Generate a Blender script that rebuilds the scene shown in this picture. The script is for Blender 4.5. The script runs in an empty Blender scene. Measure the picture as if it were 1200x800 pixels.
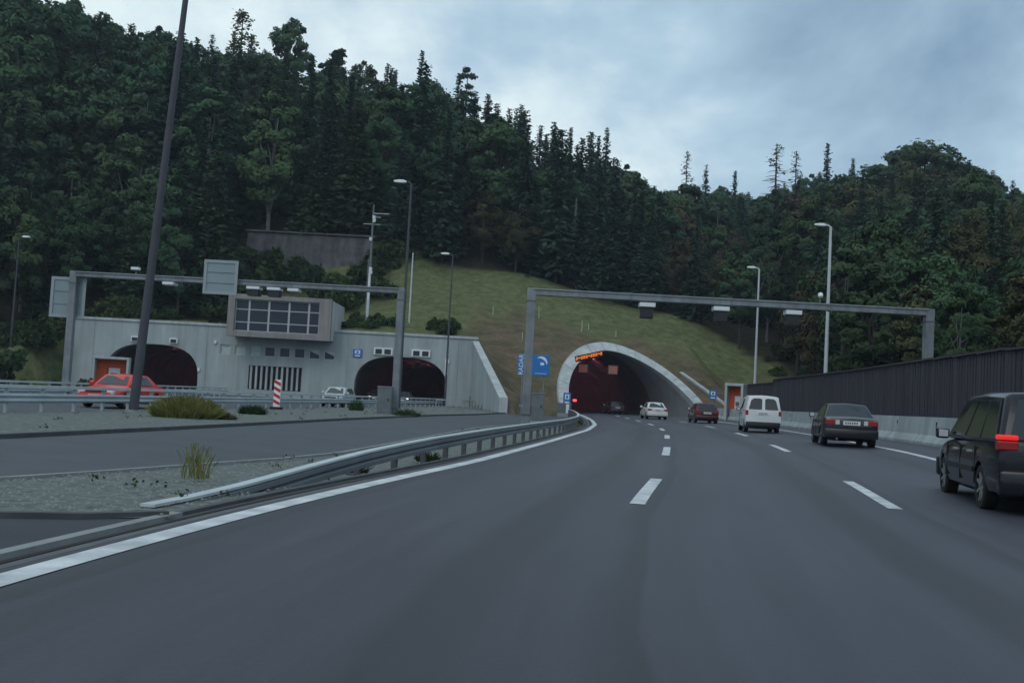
import bpy, bmesh, math, random
import numpy as np
from mathutils import Vector, Matrix

S = bpy.context.scene
COL = S.collection
R = math.radians
rnd = random.Random(7)
rng = np.random.default_rng(7)

# ------------------------------------------------------------------ camera
cam = bpy.data.cameras.new('camera')
cam.sensor_width = 36.0
cam.lens = 36.0
cam.clip_start = 0.1
cam.clip_end = 6000
cam_o = bpy.data.objects.new('camera', cam)
COL.objects.link(cam_o)
PITCH, ROLL = math.atan(67 / 1200), R(3.0)
fwd = Vector((0, math.cos(PITCH), math.sin(PITCH)))
up0 = Vector((0, -math.sin(PITCH), math.cos(PITCH)))
rt0 = Vector((1, 0, 0))
rt = rt0 * math.cos(ROLL) + up0 * math.sin(ROLL)
up = up0 * math.cos(ROLL) - rt0 * math.sin(ROLL)
m = Matrix((rt, up, -fwd)).transposed().to_4x4()
m.translation = Vector((0, 0, 1.2))
cam_o.matrix_world = m
S.camera = cam_o

# ------------------------------------------------------------------ sky and sun (late, overcast)
SUN_EL, SUN_AZ = R(42), R(205)            # azimuth clockwise from +Y: behind the camera, a little to the left
world = bpy.data.worlds.new('World')
S.world = world
world.use_nodes = True
wn, wl = world.node_tree.nodes, world.node_tree.links
wn.clear()
out = wn.new('ShaderNodeOutputWorld')
bg = wn.new('ShaderNodeBackground')
sky = wn.new('ShaderNodeTexSky')
sky.sky_type = 'NISHITA'
sky.sun_disc = False
sky.sun_elevation = SUN_EL
sky.sun_rotation = SUN_AZ
sky.air_density = 1.2
sky.dust_density = 2.0
bg.inputs['Strength'].default_value = 0.1
tc = wn.new('ShaderNodeTexCoord')
sep = wn.new('ShaderNodeSeparateXYZ')
wl.new(tc.outputs['Generated'], sep.inputs[0])
zc = wn.new('ShaderNodeMath'); zc.operation = 'MAXIMUM'; zc.inputs[1].default_value = 0.0
wl.new(sep.outputs['Z'], zc.inputs[0])
za = wn.new('ShaderNodeMath'); za.operation = 'ADD'; za.inputs[1].default_value = 0.45
wl.new(zc.outputs[0], za.inputs[0])
dx = wn.new('ShaderNodeMath'); dx.operation = 'DIVIDE'
dy = wn.new('ShaderNodeMath'); dy.operation = 'DIVIDE'
wl.new(sep.outputs['X'], dx.inputs[0]); wl.new(za.outputs[0], dx.inputs[1])
wl.new(sep.outputs['Y'], dy.inputs[0]); wl.new(za.outputs[0], dy.inputs[1])
cmb = wn.new('ShaderNodeCombineXYZ')
wl.new(dx.outputs[0], cmb.inputs[0]); wl.new(dy.outputs[0], cmb.inputs[1])
cmap = wn.new('ShaderNodeMapping')
cmap.inputs['Location'].default_value = (7, 9, 0)
wl.new(cmb.outputs[0], cmap.inputs['Vector'])
n1 = wn.new('ShaderNodeTexNoise'); n1.inputs['Scale'].default_value = 1.7
n1.inputs['Detail'].default_value = 9; n1.inputs['Roughness'].default_value = 0.57
n1.inputs['Distortion'].default_value = 0.35
wl.new(cmap.outputs[0], n1.inputs['Vector'])
cr = wn.new('ShaderNodeValToRGB')
cr.color_ramp.elements[0].position = 0.30
cr.color_ramp.elements[0].color = (2.4, 3.7, 5.2, 1)
cr.color_ramp.elements[1].position = 0.61
cr.color_ramp.elements[1].color = (8.7, 10.1, 10.4, 1)
e = cr.color_ramp.elements.new(0.47); e.color = (4.8, 6.6, 8.0, 1)
wl.new(n1.outputs['Fac'], cr.inputs[0])
mx = wn.new('ShaderNodeMix'); mx.data_type = 'RGBA'
mx.inputs['Factor'].default_value = 0.9          # almost closed cloud deck over the clear sky
wl.new(sky.outputs[0], mx.inputs[6])
wl.new(cr.outputs[0], mx.inputs[7])
wl.new(mx.outputs[2], bg.inputs['Color'])
wl.new(bg.outputs[0], out.inputs[0])

sun = bpy.data.lights.new('sun', 'SUN')
sun.energy = 0.5
sun.angle = R(35)
sun.color = (1.0, 0.97, 0.94)
sun_o = bpy.data.objects.new('sun', sun)
COL.objects.link(sun_o)
sd = Vector((math.sin(SUN_AZ) * math.cos(SUN_EL), math.cos(SUN_AZ) * math.cos(SUN_EL), math.sin(SUN_EL)))
sun_o.rotation_euler = (-sd).to_track_quat('-Z', 'Y').to_euler()

S.view_settings.view_transform = 'Standard'
S.view_settings.look = 'None'
S.view_settings.exposure = 0.0
S.view_settings.gamma = 1.0
S.view_settings.use_curve_mapping = False
S.render.engine = 'CYCLES'
S.cycles.use_denoising = True
S.cycles.max_bounces = 5
S.cycles.diffuse_bounces = 3
S.cycles.glossy_bounces = 2
S.cycles.transmission_bounces = 3
S.cycles.transparent_max_bounces = 6
S.cycles.volume_bounces = 0
S.cycles.caustics_reflective = False
S.cycles.caustics_refractive = False

# ------------------------------------------------------------------ materials
MATS = {}
def mat(name, col, rough=0.8, var=0.0, scale=2.0, bump=0.0, bscale=None, metal=0.0, spec=0.4, col2=None, emit=None, estr=0.0, coat=0.0, stretch=None):
    if name in MATS: return MATS[name]
    mt = bpy.data.materials.new(name); mt.use_nodes = True
    nt = mt.node_tree; nd = nt.nodes; lk = nt.links
    b = nd['Principled BSDF']
    b.inputs['Roughness'].default_value = rough
    b.inputs['Metallic'].default_value = metal
    b.inputs['Specular IOR Level'].default_value = spec
    b.inputs['Coat Weight'].default_value = coat
    b.inputs['Base Color'].default_value = (*col, 1)
    if emit:
        b.inputs['Emission Color'].default_value = (*emit, 1)
        b.inputs['Emission Strength'].default_value = estr
    if var > 0 or bump > 0 or col2:
        t = nd.new('ShaderNodeTexCoord')
        src = t.outputs['Object']
        if stretch:
            mp = nd.new('ShaderNodeMapping'); mp.inputs['Scale'].default_value = stretch
            lk.new(src, mp.inputs[0]); src = mp.outputs[0]
        n = nd.new('ShaderNodeTexNoise'); n.inputs['Scale'].default_value = scale
        n.inputs['Detail'].default_value = 6; n.inputs['Roughness'].default_value = 0.6
        lk.new(src, n.inputs['Vector'])
        r = nd.new('ShaderNodeValToRGB')
        c2 = col2 or tuple(c * (1 + var) for c in col)
        c1 = col if col2 else tuple(c * (1 - var) for c in col)
        r.color_ramp.elements[0].position = 0.32; r.color_ramp.elements[0].color = (*c1, 1)
        r.color_ramp.elements[1].position = 0.68; r.color_ramp.elements[1].color = (*c2, 1)
        lk.new(n.outputs['Fac'], r.inputs[0]); lk.new(r.outputs[0], b.inputs['Base Color'])
        if bump > 0:
            n2 = nd.new('ShaderNodeTexNoise'); n2.inputs['Scale'].default_value = bscale or scale * 4
            n2.inputs['Detail'].default_value = 4
            lk.new(src, n2.inputs['Vector'])
            bm_ = nd.new('ShaderNodeBump'); bm_.inputs['Strength'].default_value = bump; bm_.inputs['Distance'].default_value = 0.05
            lk.new(n2.outputs['Fac'], bm_.inputs['Height']); lk.new(bm_.outputs[0], b.inputs['Normal'])
    MATS[name] = mt
    return mt

def leaf_mat(name, c1, c2, hue_spread=0.03, val=(0.7, 1.25), scale=0.35):
    mt = bpy.data.materials.new(name); mt.use_nodes = True
    nt = mt.node_tree; nd = nt.nodes; lk = nt.links
    b = nd['Principled BSDF']; b.inputs['Roughness'].default_value = 0.75; b.inputs['Specular IOR Level'].default_value = 0.2
    t = nd.new('ShaderNodeTexCoord'); n = nd.new('ShaderNodeTexNoise')
    n.inputs['Scale'].default_value = scale; n.inputs['Detail'].default_value = 5; n.inputs['Roughness'].default_value = 0.7
    lk.new(t.outputs['Object'], n.inputs['Vector'])
    r = nd.new('ShaderNodeValToRGB')
    r.color_ramp.elements[0].position = 0.35; r.color_ramp.elements[0].color = (*c1, 1)
    r.color_ramp.elements[1].position = 0.65; r.color_ramp.elements[1].color = (*c2, 1)
    lk.new(n.outputs['Fac'], r.inputs[0])
    oi = nd.new('ShaderNodeObjectInfo')
    hs = nd.new('ShaderNodeHueSaturation')
    mr = nd.new('ShaderNodeMapRange'); mr.inputs[3].default_value = 0.5 - hue_spread; mr.inputs[4].default_value = 0.5 + hue_spread
    lk.new(oi.outputs['Random'], mr.inputs[0]); lk.new(mr.outputs[0], hs.inputs['Hue'])
    m7 = nd.new('ShaderNodeMath'); m7.operation = 'MULTIPLY'; m7.inputs[1].default_value = 7.31
    fr = nd.new('ShaderNodeMath'); fr.operation = 'FRACT'
    lk.new(oi.outputs['Random'], m7.inputs[0]); lk.new(m7.outputs[0], fr.inputs[0])
    mv = nd.new('ShaderNodeMapRange'); mv.inputs[3].default_value = val[0]; mv.inputs[4].default_value = val[1]
    lk.new(fr.outputs[0], mv.inputs[0]); lk.new(mv.outputs[0], hs.inputs['Value'])
    lk.new(r.outputs[0], hs.inputs['Color']); lk.new(hs.outputs[0], b.inputs['Base Color'])
    tr = nd.new('ShaderNodeBsdfTranslucent'); lk.new(hs.outputs[0], tr.inputs['Color'])
    ms = nd.new('ShaderNodeMixShader'); ms.inputs[0].default_value = 0.2
    lk.new(b.outputs[0], ms.inputs[1]); lk.new(tr.outputs[0], ms.inputs[2])
    lk.new(ms.outputs[0], nd['Material Output'].inputs['Surface'])
    MATS[name] = mt
    return mt

CONC = mat('concrete', (0.27, 0.30, 0.30), 0.85, 0.10, 0.35, 0.15, 6)
CONC_L = mat('concrete_light', (0.46, 0.49, 0.49), 0.8, 0.08, 0.6, 0.1, 6)
CONC_W = mat('concrete_portal', (0.36, 0.405, 0.41), 0.8, 0.16, 0.45, 0.15, 5, stretch=(1, 1, 0.4))
CONC_B = mat('concrete_barrier', (0.36, 0.40, 0.41), 0.85, 0.18, 0.9, 0.15, 6, stretch=(1, 1, 0.35))
CONC_D = mat('concrete_box', (0.28, 0.265, 0.25), 0.85, 0.1, 0.6, 0.1, 6)
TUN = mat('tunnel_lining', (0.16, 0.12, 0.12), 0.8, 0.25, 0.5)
TUN_L = mat('tunnel_lining_daylit', (0.25, 0.255, 0.255), 0.75, 0.15, 0.4)  # paler lining near the mouth: daylight falloff put into the colour
STONE = mat('stone_wall', (0.115, 0.11, 0.12), 0.9, 0.3, 0.9, 0.6, 2.2)
GALV = mat('galvanised_steel', (0.225, 0.245, 0.265), 0.5, 0.22, 1.1, metal=0.25)
GALV_D = mat('galvanised_steel_dull', (0.15, 0.165, 0.18), 0.6, 0.15, 2.0, metal=0.2)
RAIL_F = mat('rail_steel', (0.17, 0.19, 0.215), 0.5, 0.2, 0.8, metal=0.3)
RAILTOP = mat('rail_steel_bright_lit', (0.55, 0.60, 0.62), 0.4, 0.1, 1.5, metal=0.2)
RAIL_L = mat('rail_steel_pale', (0.36, 0.41, 0.44), 0.5, 0.15, 1.0, metal=0.2)
POST_D = mat('post_steel', (0.09, 0.095, 0.105), 0.6, 0.2, 3)
POLE_D = mat('pole_dark', (0.06, 0.06, 0.075), 0.6, 0.15, 1.0)
POLE_L = mat('pole_pale', (0.50, 0.54, 0.56), 0.5, 0.08, 1.0)
LAMPW = mat('lamp_head', (0.72, 0.75, 0.76), 0.35)
SIGNB = mat('sign_back', (0.24, 0.30, 0.325), 0.5, 0.06, 1.0, metal=0.15)
SIGNF = mat('sign_frame', (0.30, 0.34, 0.36), 0.5)
WHITE = mat('white_enamel', (0.72, 0.74, 0.74), 0.5, 0.05, 2)
BLUE = mat('sign_blue', (0.02, 0.17, 0.50), 0.45)
SWHITE = mat('sign_white', (0.8, 0.82, 0.84), 0.5)
RED = mat('sign_red', (0.55, 0.03, 0.02), 0.5)
ORANGE = mat('orange_paint', (0.80, 0.11, 0.015), 0.5)
DARK = mat('dark_box', (0.025, 0.026, 0.03), 0.6)
BLACK = mat('black_rubber', (0.012, 0.012, 0.013), 0.8)
TRIM = mat('black_trim', (0.02, 0.02, 0.022), 0.55)
GLASS = mat('dark_glass', (0.02, 0.025, 0.03), 0.08, spec=0.6)
WGLASS = mat('window_glass', (0.025, 0.032, 0.05), 0.15, spec=0.3)
FROST = mat('frosted_glass', (0.42, 0.50, 0.47), 0.35, 0.15, 3)
ALU = mat('aluminium', (0.42, 0.43, 0.44), 0.45, metal=0.4)
RIM = mat('wheel_rim', (0.30, 0.31, 0.32), 0.4, metal=0.5)
PLATE = mat('number_plate', (0.7, 0.72, 0.72), 0.5)
TAIL = mat('tail_lamp', (0.30, 0.008, 0.008), 0.25, spec=0.6)
TAIL_ON = mat('tail_lamp_lit', (0.4, 0.01, 0.01), 0.25, emit=(1.0, 0.025, 0.02), estr=0.65)
HEAD_ON = mat('head_lamp_lit', (0.8, 0.8, 0.8), 0.2, emit=(1.0, 0.86, 0.72), estr=4.0)
HEADL = mat('head_lamp', (0.55, 0.57, 0.6), 0.15, spec=0.7)
AMBER = mat('amber_display', (0.1, 0.03, 0.01), 0.5, emit=(1.0, 0.20, 0.02), estr=0.9)
SODIUM = mat('sodium_lamp', (0.3, 0.1, 0.05), 0.5, emit=(1.0, 0.32, 0.40), estr=130.0)
SODIUM_W = mat('sodium_lamp_weak', (0.3, 0.1, 0.05), 0.5, emit=(1.0, 0.30, 0.42), estr=28.0)
REDLAMP = mat('red_signal', (0.3, 0.02, 0.02), 0.5, emit=(1.0, 0.1, 0.08), estr=1.5)
PANEL = mat('signal_panel', (0.22, 0.11, 0.09), 0.6, 0.1, 3, emit=(0.5, 0.16, 0.12), estr=0.14)
KERB = mat('kerb_stone', (0.24, 0.25, 0.25), 0.85, 0.15, 1.5, 0.2, 12)
SLOT = mat('drain_slot', (0.02, 0.02, 0.022), 0.9)
DRAIN = mat('drain_channel', (0.10, 0.105, 0.11), 0.8, 0.15, 3)
BARK = mat('bark', (0.045, 0.038, 0.034), 0.95, 0.3, 3, 0.5, 8)
BARK_L = mat('bark_pale', (0.17, 0.16, 0.16), 0.95, 0.25, 2, 0.4, 8)
GRAVEL = mat('gravel', (0.074, 0.086, 0.080), 0.95, col2=(0.175, 0.195, 0.183), scale=7.0, bump=0.5, bscale=22)
ASPH_S = mat('asphalt_side', (0.064, 0.073, 0.086), 0.72, 0.12, 0.8, 0.3, 40)
WOODB = mat('noise_board', (0.058, 0.053, 0.068), 0.85, 0.22, 0.8, 0.3, 10, stretch=(6, 6, 0.5))
WOODP = mat('noise_post', (0.05, 0.046, 0.055), 0.8, 0.2, 2)
PAINT_W = mat('van_white', (0.72, 0.74, 0.75), 0.3, coat=0.4)
PAINT_K = mat('paint_black', (0.010, 0.010, 0.015), 0.3, coat=0.25)
PAINT_M = mat('paint_graphite', (0.006, 0.007, 0.013), 0.22, spec=0.35, coat=0.2)
PAINT_R = mat('paint_red', (0.62, 0.018, 0.014), 0.3, coat=0.4)
PAINT_DR = mat('paint_dark_red', (0.05, 0.008, 0.012), 0.3, coat=0.4)
PAINT_DB = mat('paint_dark_grey', (0.035, 0.035, 0.045), 0.3, coat=0.4)
PAINT_S = mat('paint_silver', (0.45, 0.50, 0.52), 0.3, metal=0.2, coat=0.3)
PAINT_LW = mat('paint_offwhite', (0.60, 0.60, 0.58), 0.3, coat=0.4)

def add_streaks(mt, lo=0.62, sc=(0.9, 0.9, 0.05)):
    """rain streaks and grime running down a wall"""
    nt = mt.node_tree; nd = nt.nodes; lk = nt.links; b = nd['Principled BSDF']
    src = b.inputs['Base Color'].links[0].from_socket
    t = nd.new('ShaderNodeTexCoord'); mp = nd.new('ShaderNodeMapping'); mp.inputs['Scale'].default_value = sc; lk.new(t.outputs['Object'], mp.inputs[0])
    n = nd.new('ShaderNodeTexNoise'); n.inputs['Scale'].default_value = 1.6; n.inputs['Detail'].default_value = 7; n.inputs['Roughness'].default_value = 0.65; lk.new(mp.outputs[0], n.inputs['Vector'])
    r = nd.new('ShaderNodeMapRange'); r.inputs[1].default_value = 0.38; r.inputs[2].default_value = 0.6; r.inputs[3].default_value = lo; r.inputs[4].default_value = 1.0; lk.new(n.outputs['Fac'], r.inputs[0])
    m_ = nd.new('ShaderNodeMix'); m_.data_type = 'RGBA'; m_.blend_type = 'MULTIPLY'; m_.inputs[0].default_value = 1
    lk.new(src, m_.inputs[6]); lk.new(r.outputs[0], m_.inputs[7]); lk.new(m_.outputs[2], b.inputs['Base Color'])
for _m in (CONC_B, CONC_L, CONC_D): add_streaks(_m, 0.76)
add_streaks(CONC_W, 0.86)
add_streaks(STONE, 0.6, (0.5, 0.5, 0.12)); add_streaks(WOODB, 0.7, (3, 3, 0.1)); add_streaks(GALV, 0.8, (2, 2, 0.3))

# ------------------------------------------------------------------ helpers
def tag(o, label=None, cat=None, group=None, kind=None):
    if label: o['label'] = label
    if cat: o['category'] = cat
    if group: o['group'] = group
    if kind: o['kind'] = kind
    return o

def empty(name, loc=(0, 0, 0), rz=0.0):
    o = bpy.data.objects.new(name, None)
    o.location = loc; o.rotation_euler = (0, 0, rz); o.empty_display_size = 0.3
    COL.objects.link(o)
    return o

def link(name, me, parent=None, mt=None):
    if mt is not None and not me.materials: me.materials.append(mt)
    o = bpy.data.objects.new(name, me)
    COL.objects.link(o)
    if parent: o.parent = parent
    return o

def mesh(name, v, f, mt, parent=None, smooth=False, uv=None):
    me = bpy.data.meshes.new(name)
    me.from_pydata([tuple(p) for p in v], [], [tuple(x) for x in f])
    if smooth:
        me.polygons.foreach_set('use_smooth', [True] * len(me.polygons))
    me.update()
    if uv is not None:
        l = me.uv_layers.new(name='UVMap')
        for lp in me.loops: l.data[lp.index].uv = uv[lp.vertex_index]
    return link(name, me, parent, mt)

def np_mesh(name, V, Q, mt, smooth=False):
    me = bpy.data.meshes.new(name)
    n = len(Q); k = Q.shape[1]
    me.vertices.add(len(V)); me.vertices.foreach_set('co', V.astype(np.float32).ravel())
    me.loops.add(n * k); me.loops.foreach_set('vertex_index', Q.astype(np.int32).ravel())
    me.polygons.add(n)
    me.polygons.foreach_set('loop_start', np.arange(0, n * k, k, dtype=np.int32))
    try: me.polygons.foreach_set('loop_total', np.full(n, k, dtype=np.int32))
    except Exception: pass
    if smooth: me.polygons.foreach_set('use_smooth', np.ones(n, dtype=bool))
    me.update(calc_edges=True); me.validate()
    me.materials.append(mt)
    return me

class MB:
    """collects simple solids for ONE mesh"""
    def __init__(s): s.v = []; s.f = []
    def add(s, v, f):
        b = len(s.v); s.v += [tuple(p) for p in v]; s.f += [tuple(i + b for i in x) for x in f]; return s
    def box(s, x0, x1, y0, y1, z0, z1):
        return s.add([(x0, y0, z0), (x1, y0, z0), (x1, y1, z0), (x0, y1, z0), (x0, y0, z1), (x1, y0, z1), (x1, y1, z1), (x0, y1, z1)],
                     [(0, 3, 2, 1), (4, 5, 6, 7), (0, 1, 5, 4), (1, 2, 6, 5), (2, 3, 7, 6), (3, 0, 4, 7)])
    def tube(s, pts, rad, n=8, cap=True):
        pts = [Vector(p) for p in pts]
        if not hasattr(rad, '__len__'): rad = [rad] * len(pts)
        rings = []; V = []
        for i, p in enumerate(pts):
            d = (pts[min(i + 1, len(pts) - 1)] - pts[max(i - 1, 0)]).normalized()
            a = Vector((0, 0, 1)) if abs(d.z) < 0.9 else Vector((1, 0, 0))
            u = d.cross(a).normalized(); w = d.cross(u)
            rings.append([len(V) + k for k in range(n)])
            for k in range(n):
                t = 2 * math.pi * k / n
                V.append(p + (u * math.cos(t) + w * math.sin(t)) * rad[i])
        F = []
        for a, b in zip(rings, rings[1:]):
            for k in range(n): F.append((a[k], a[(k + 1) % n], b[(k + 1) % n], b[k]))
        if cap: F += [tuple(rings[0][::-1]), tuple(rings[-1])]
        return s.add(V, F)
    def beam(s, p, q, w, h, upv=(0, 0, 1)):
        p, q = Vector(p), Vector(q); d = (q - p).normalized(); u = Vector(upv)
        r_ = d.cross(u).normalized() * (w / 2); t = r_.cross(d).normalized() * (h / 2)
        V = []
        for c in (p, q): V += [c - r_ - t, c + r_ - t, c + r_ + t, c - r_ + t]
        return s.add(V, [(0, 3, 2, 1), (4, 5, 6, 7), (0, 1, 5, 4), (1, 2, 6, 5), (2, 3, 7, 6), (3, 0, 4, 7)])
    def prism(s, poly, z0, z1):
        n = len(poly)
        V = [(x, y, z0) for x, y in poly] + [(x, y, z1) for x, y in poly]
        F = [tuple(range(n))[::-1], tuple(range(n, 2 * n))] + [(i, (i + 1) % n, n + (i + 1) % n, n + i) for i in range(n)]
        return s.add(V, F)
    def build(s, name, mt, parent=None, smooth=False, bevel=0.0, seg=2):
        me = bpy.data.meshes.new(name)
        me.from_pydata(s.v, [], s.f)
        bm = bmesh.new(); bm.from_mesh(me)
        bmesh.ops.recalc_face_normals(bm, faces=bm.faces)
        if bevel > 0:
            bmesh.ops.bevel(bm, geom=[e for e in bm.edges if e.calc_face_angle(0) > 0.5], offset=bevel, segments=seg, profile=0.5, affect='EDGES')
        bm.to_mesh(me); bm.free()
        if smooth:
            me.polygons.foreach_set('use_smooth', [True] * len(me.polygons))
            me.set_sharp_from_angle(angle=R(35))
        me.update()
        return link(name, me, parent, mt)

def copy_tree(o, parent=None):
    c = o.copy(); COL.objects.link(c); c.parent = parent
    for ch in o.children: copy_tree(ch, c)
    return c

def smooth01(a, b, x):
    t = np.clip((np.asarray(x, float) - a) / (b - a), 0, 1)
    return t * t * (3 - 2 * t)

# ------------------------------------------------------------------ road geometry (left edge line of the carriageway)
_yy = np.array([-40, -20, 0, 6, 10, 14, 19.3, 29.7, 45, 57, 70, 82, 92, 100, 106, 113, 125, 170, 200.])
_xx = np.array([-5.6, -4.7, -3.4, -2.9, -2.35, -1.62, -0.55, 1.15, 3.5, 4.85, 5.75, 6.35, 6.8, 7.05, 6.85, 5.95, 3.8, -4.2, -9.6])
_fy = np.arange(-40, 200.01, 0.5)
_fx = np.interp(_fy, _yy, _xx)
_k = np.hanning(13); _k /= _k.sum()
_pad = np.concatenate([_fx[0] - (_fx[1] - _fx[0]) * np.arange(6, 0, -1), _fx, _fx[-1] + (_fx[-1] - _fx[-2]) * np.arange(1, 7)])
_fx = np.convolve(_pad, _k, 'valid')
_fd = np.gradient(_fx, _fy)
def XL(y): return float(np.interp(y, _fy, _fx))
def dXL(y): return float(np.interp(y, _fy, _fd))
def cross(y): return 0.024 * float(smooth01(13, 34, y)) * (1 - 0.6 * float(smooth01(95, 125, y)))
def zroad(s, y): return cross(y) * max(s, 0.0)
def RP(s, y, dz=0.0):
    """point on the road: s metres right of the left edge line, station y"""
    d = dXL(y); n = math.hypot(1, d)
    return (XL(y) + s / n, y - s * d / n, zroad(s, y) + dz)
def heading(y): return -math.atan(dXL(y))

def strip(name, s0, s1, y0, y1, dz, mt, parent=None, step=0.5, ns=1):
    n = max(1, int(math.ceil((y1 - y0) / step)))
    V = []; UV = []
    for i in range(n + 1):
        y = y0 + (y1 - y0) * i / n
        for j in range(ns + 1):
            s = s0 + (s1 - s0) * j / ns
            V.append(RP(s, y, dz)); UV.append((s, y))
    m_ = ns + 1
    F = [(m_ * i + j, m_ * i + j + 1, m_ * i + m_ + j + 1, m_ * i + m_ + j) for i in range(n) for j in range(ns)]
    return mesh(name, V, F, mt, parent, uv=UV)

# motorway asphalt: worn wheel tracks and a joint run along the lanes
def asphalt_mat():
    mt = bpy.data.materials.new('asphalt_motorway'); mt.use_nodes = True
    nt = mt.node_tree; nd = nt.nodes; lk = nt.links; b = nd['Principled BSDF']
    b.inputs['Roughness'].default_value = 0.55; b.inputs['Specular IOR Level'].default_value = 0.5
    uv = nd.new('ShaderNodeUVMap'); sp = nd.new('ShaderNodeSeparateXYZ'); lk.new(uv.outputs[0], sp.inputs[0])
    t = nd.new('ShaderNodeTexCoord')
    wob = nd.new('ShaderNodeTexNoise'); wob.inputs['Scale'].default_value = 0.25; lk.new(t.outputs['Object'], wob.inputs['Vector'])
    wm = nd.new('ShaderNodeMath'); wm.operation = 'MULTIPLY_ADD'; wm.inputs[1].default_value = 0.35; lk.new(wob.outputs['Fac'], wm.inputs[0]); lk.new(sp.outputs['X'], wm.inputs[2])
    # position across a lane
    md = nd.new('ShaderNodeMath'); md.operation = 'MODULO'; md.inputs[1].default_value = 3.35
    ad = nd.new('ShaderNodeMath'); ad.operation = 'ADD'; ad.inputs[1].default_value = 3.35 * 4 - 0.17; lk.new(wm.outputs[0], ad.inputs[0]); lk.new(ad.outputs[0], md.inputs[0])
    dv = nd.new('ShaderNodeMath'); dv.operation = 'DIVIDE'; dv.inputs[1].default_value = 3.35; lk.new(md.outputs[0], dv.inputs[0])
    rp = nd.new('ShaderNodeValToRGB'); rp.color_ramp.interpolation = 'EASE'
    els = rp.color_ramp.elements
    els[0].position = 0.0; els[0].color = (0.96,) * 3 + (1,)
    for p_, c_ in ((0.085, 0.97), (0.1, 0.55), (0.115, 0.97)):
        q = els.new(p_); q.color = (c_, c_, c_, 1)
    els[1].position = 1.0; els[1].color = (0.96,) * 3 + (1,)
    for p, c in ((0.2, 0.9), (0.3, 1.06), (0.5, 1.12), (0.66, 1.0), (0.73, 0.56), (0.81, 0.60), (0.9, 0.98)):
        q = els.new(p); q.color = (c, c, c, 1)
    lk.new(dv.outputs[0], rp.inputs[0])
    n = nd.new('ShaderNodeTexNoise'); n.inputs['Scale'].default_value = 0.9; n.inputs['Detail'].default_value = 8; n.inputs['Roughness'].default_value = 0.7
    mp = nd.new('ShaderNodeMapping'); mp.inputs['Scale'].default_value = (1.4, 0.09, 1); lk.new(uv.outputs[0], mp.inputs[0]); lk.new(mp.outputs[0], n.inputs['Vector'])
    cr_ = nd.new('ShaderNodeValToRGB')
    cr_.color_ramp.elements[0].position = 0.3; cr_.color_ramp.elements[0].color = (0.019, 0.020, 0.032, 1)
    cr_.color_ramp.elements[1].position = 0.7; cr_.color_ramp.elements[1].color = (0.044, 0.046, 0.066, 1)
    lk.new(n.outputs['Fac'], cr_.inputs[0])
    g = nd.new('ShaderNodeTexNoise'); g.inputs['Scale'].default_value = 28; g.inputs['Detail'].default_value = 5; g.inputs['Roughness'].default_value = 0.8; lk.new(t.outputs['Object'], g.inputs['Vector'])
    gr = nd.new('ShaderNodeMapRange'); gr.inputs[3].default_value = 0.45; gr.inputs[4].default_value = 1.55; lk.new(g.outputs['Fac'], gr.inputs[0])
    m1 = nd.new('ShaderNodeMix'); m1.data_type = 'RGBA'; m1.blend_type = 'MULTIPLY'; m1.inputs[0].default_value = 1
    lk.new(cr_.outputs[0], m1.inputs[6]); lk.new(rp.outputs[0], m1.inputs[7])
    m2 = nd.new('ShaderNodeMix'); m2.data_type = 'RGBA'; m2.blend_type = 'MULTIPLY'; m2.inputs[0].default_value = 1
    lk.new(m1.outputs[2], m2.inputs[6]); lk.new(gr.outputs[0], m2.inputs[7])
    lk.new(m2.outputs[2], b.inputs['Base Color'])
    bp = nd.new('ShaderNodeBump'); bp.inputs['Strength'].default_value = 0.25; bp.inputs['Distance'].default_value = 0.01
    lk.new(g.outputs['Fac'], bp.inputs['Height']); lk.new(bp.outputs[0], b.inputs['Normal'])
    return mt
ASPH = asphalt_mat()
LINE = mat('road_paint', (0.36, 0.38, 0.40), 0.7, col2=(0.68, 0.70, 0.71), scale=2.2, bump=0.2, bscale=50)

road = strip('motorway_road', -0.20, 12.75, -30, 172, 0.0, ASPH, ns=12)
tag(road, 'three lane grey asphalt motorway curving left into the right tunnel', None, None, 'structure')
strip('edge_line', -0.115, 0.115, -25, 168, 0.006, LINE, road)
strip('edge_line', 10.2, 10.45, -25, 168, 0.006, LINE, road)
def dashes(s, starts, ln, w=0.19):
    for y in starts: strip('lane_dash', s - w / 2, s + w / 2, y, y + ln, 0.006, LINE, road)
dashes(3.45, [-15.0] + [13.2 + 11.8 * k for k in range(0, 13)], 4.4)
dashes(6.75, [15.0 + 14.4 * k for k in range(-2, 0)], 4.6)
dashes(6.75, [15.0 + 14.4 * k for k in range(0, 10)], 4.6)

# drain and kerb along the left edge
dr = strip('drain_channel', -0.52, -0.20, -30, 103.5, -0.03, DRAIN)
tag(dr, None, None, None, 'structure')
strip('slot', -0.285, -0.225, -30, 103, -0.024, SLOT, dr)
strip('slot', -0.46, -0.40, -30, 103, -0.024, SLOT, dr)

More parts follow.
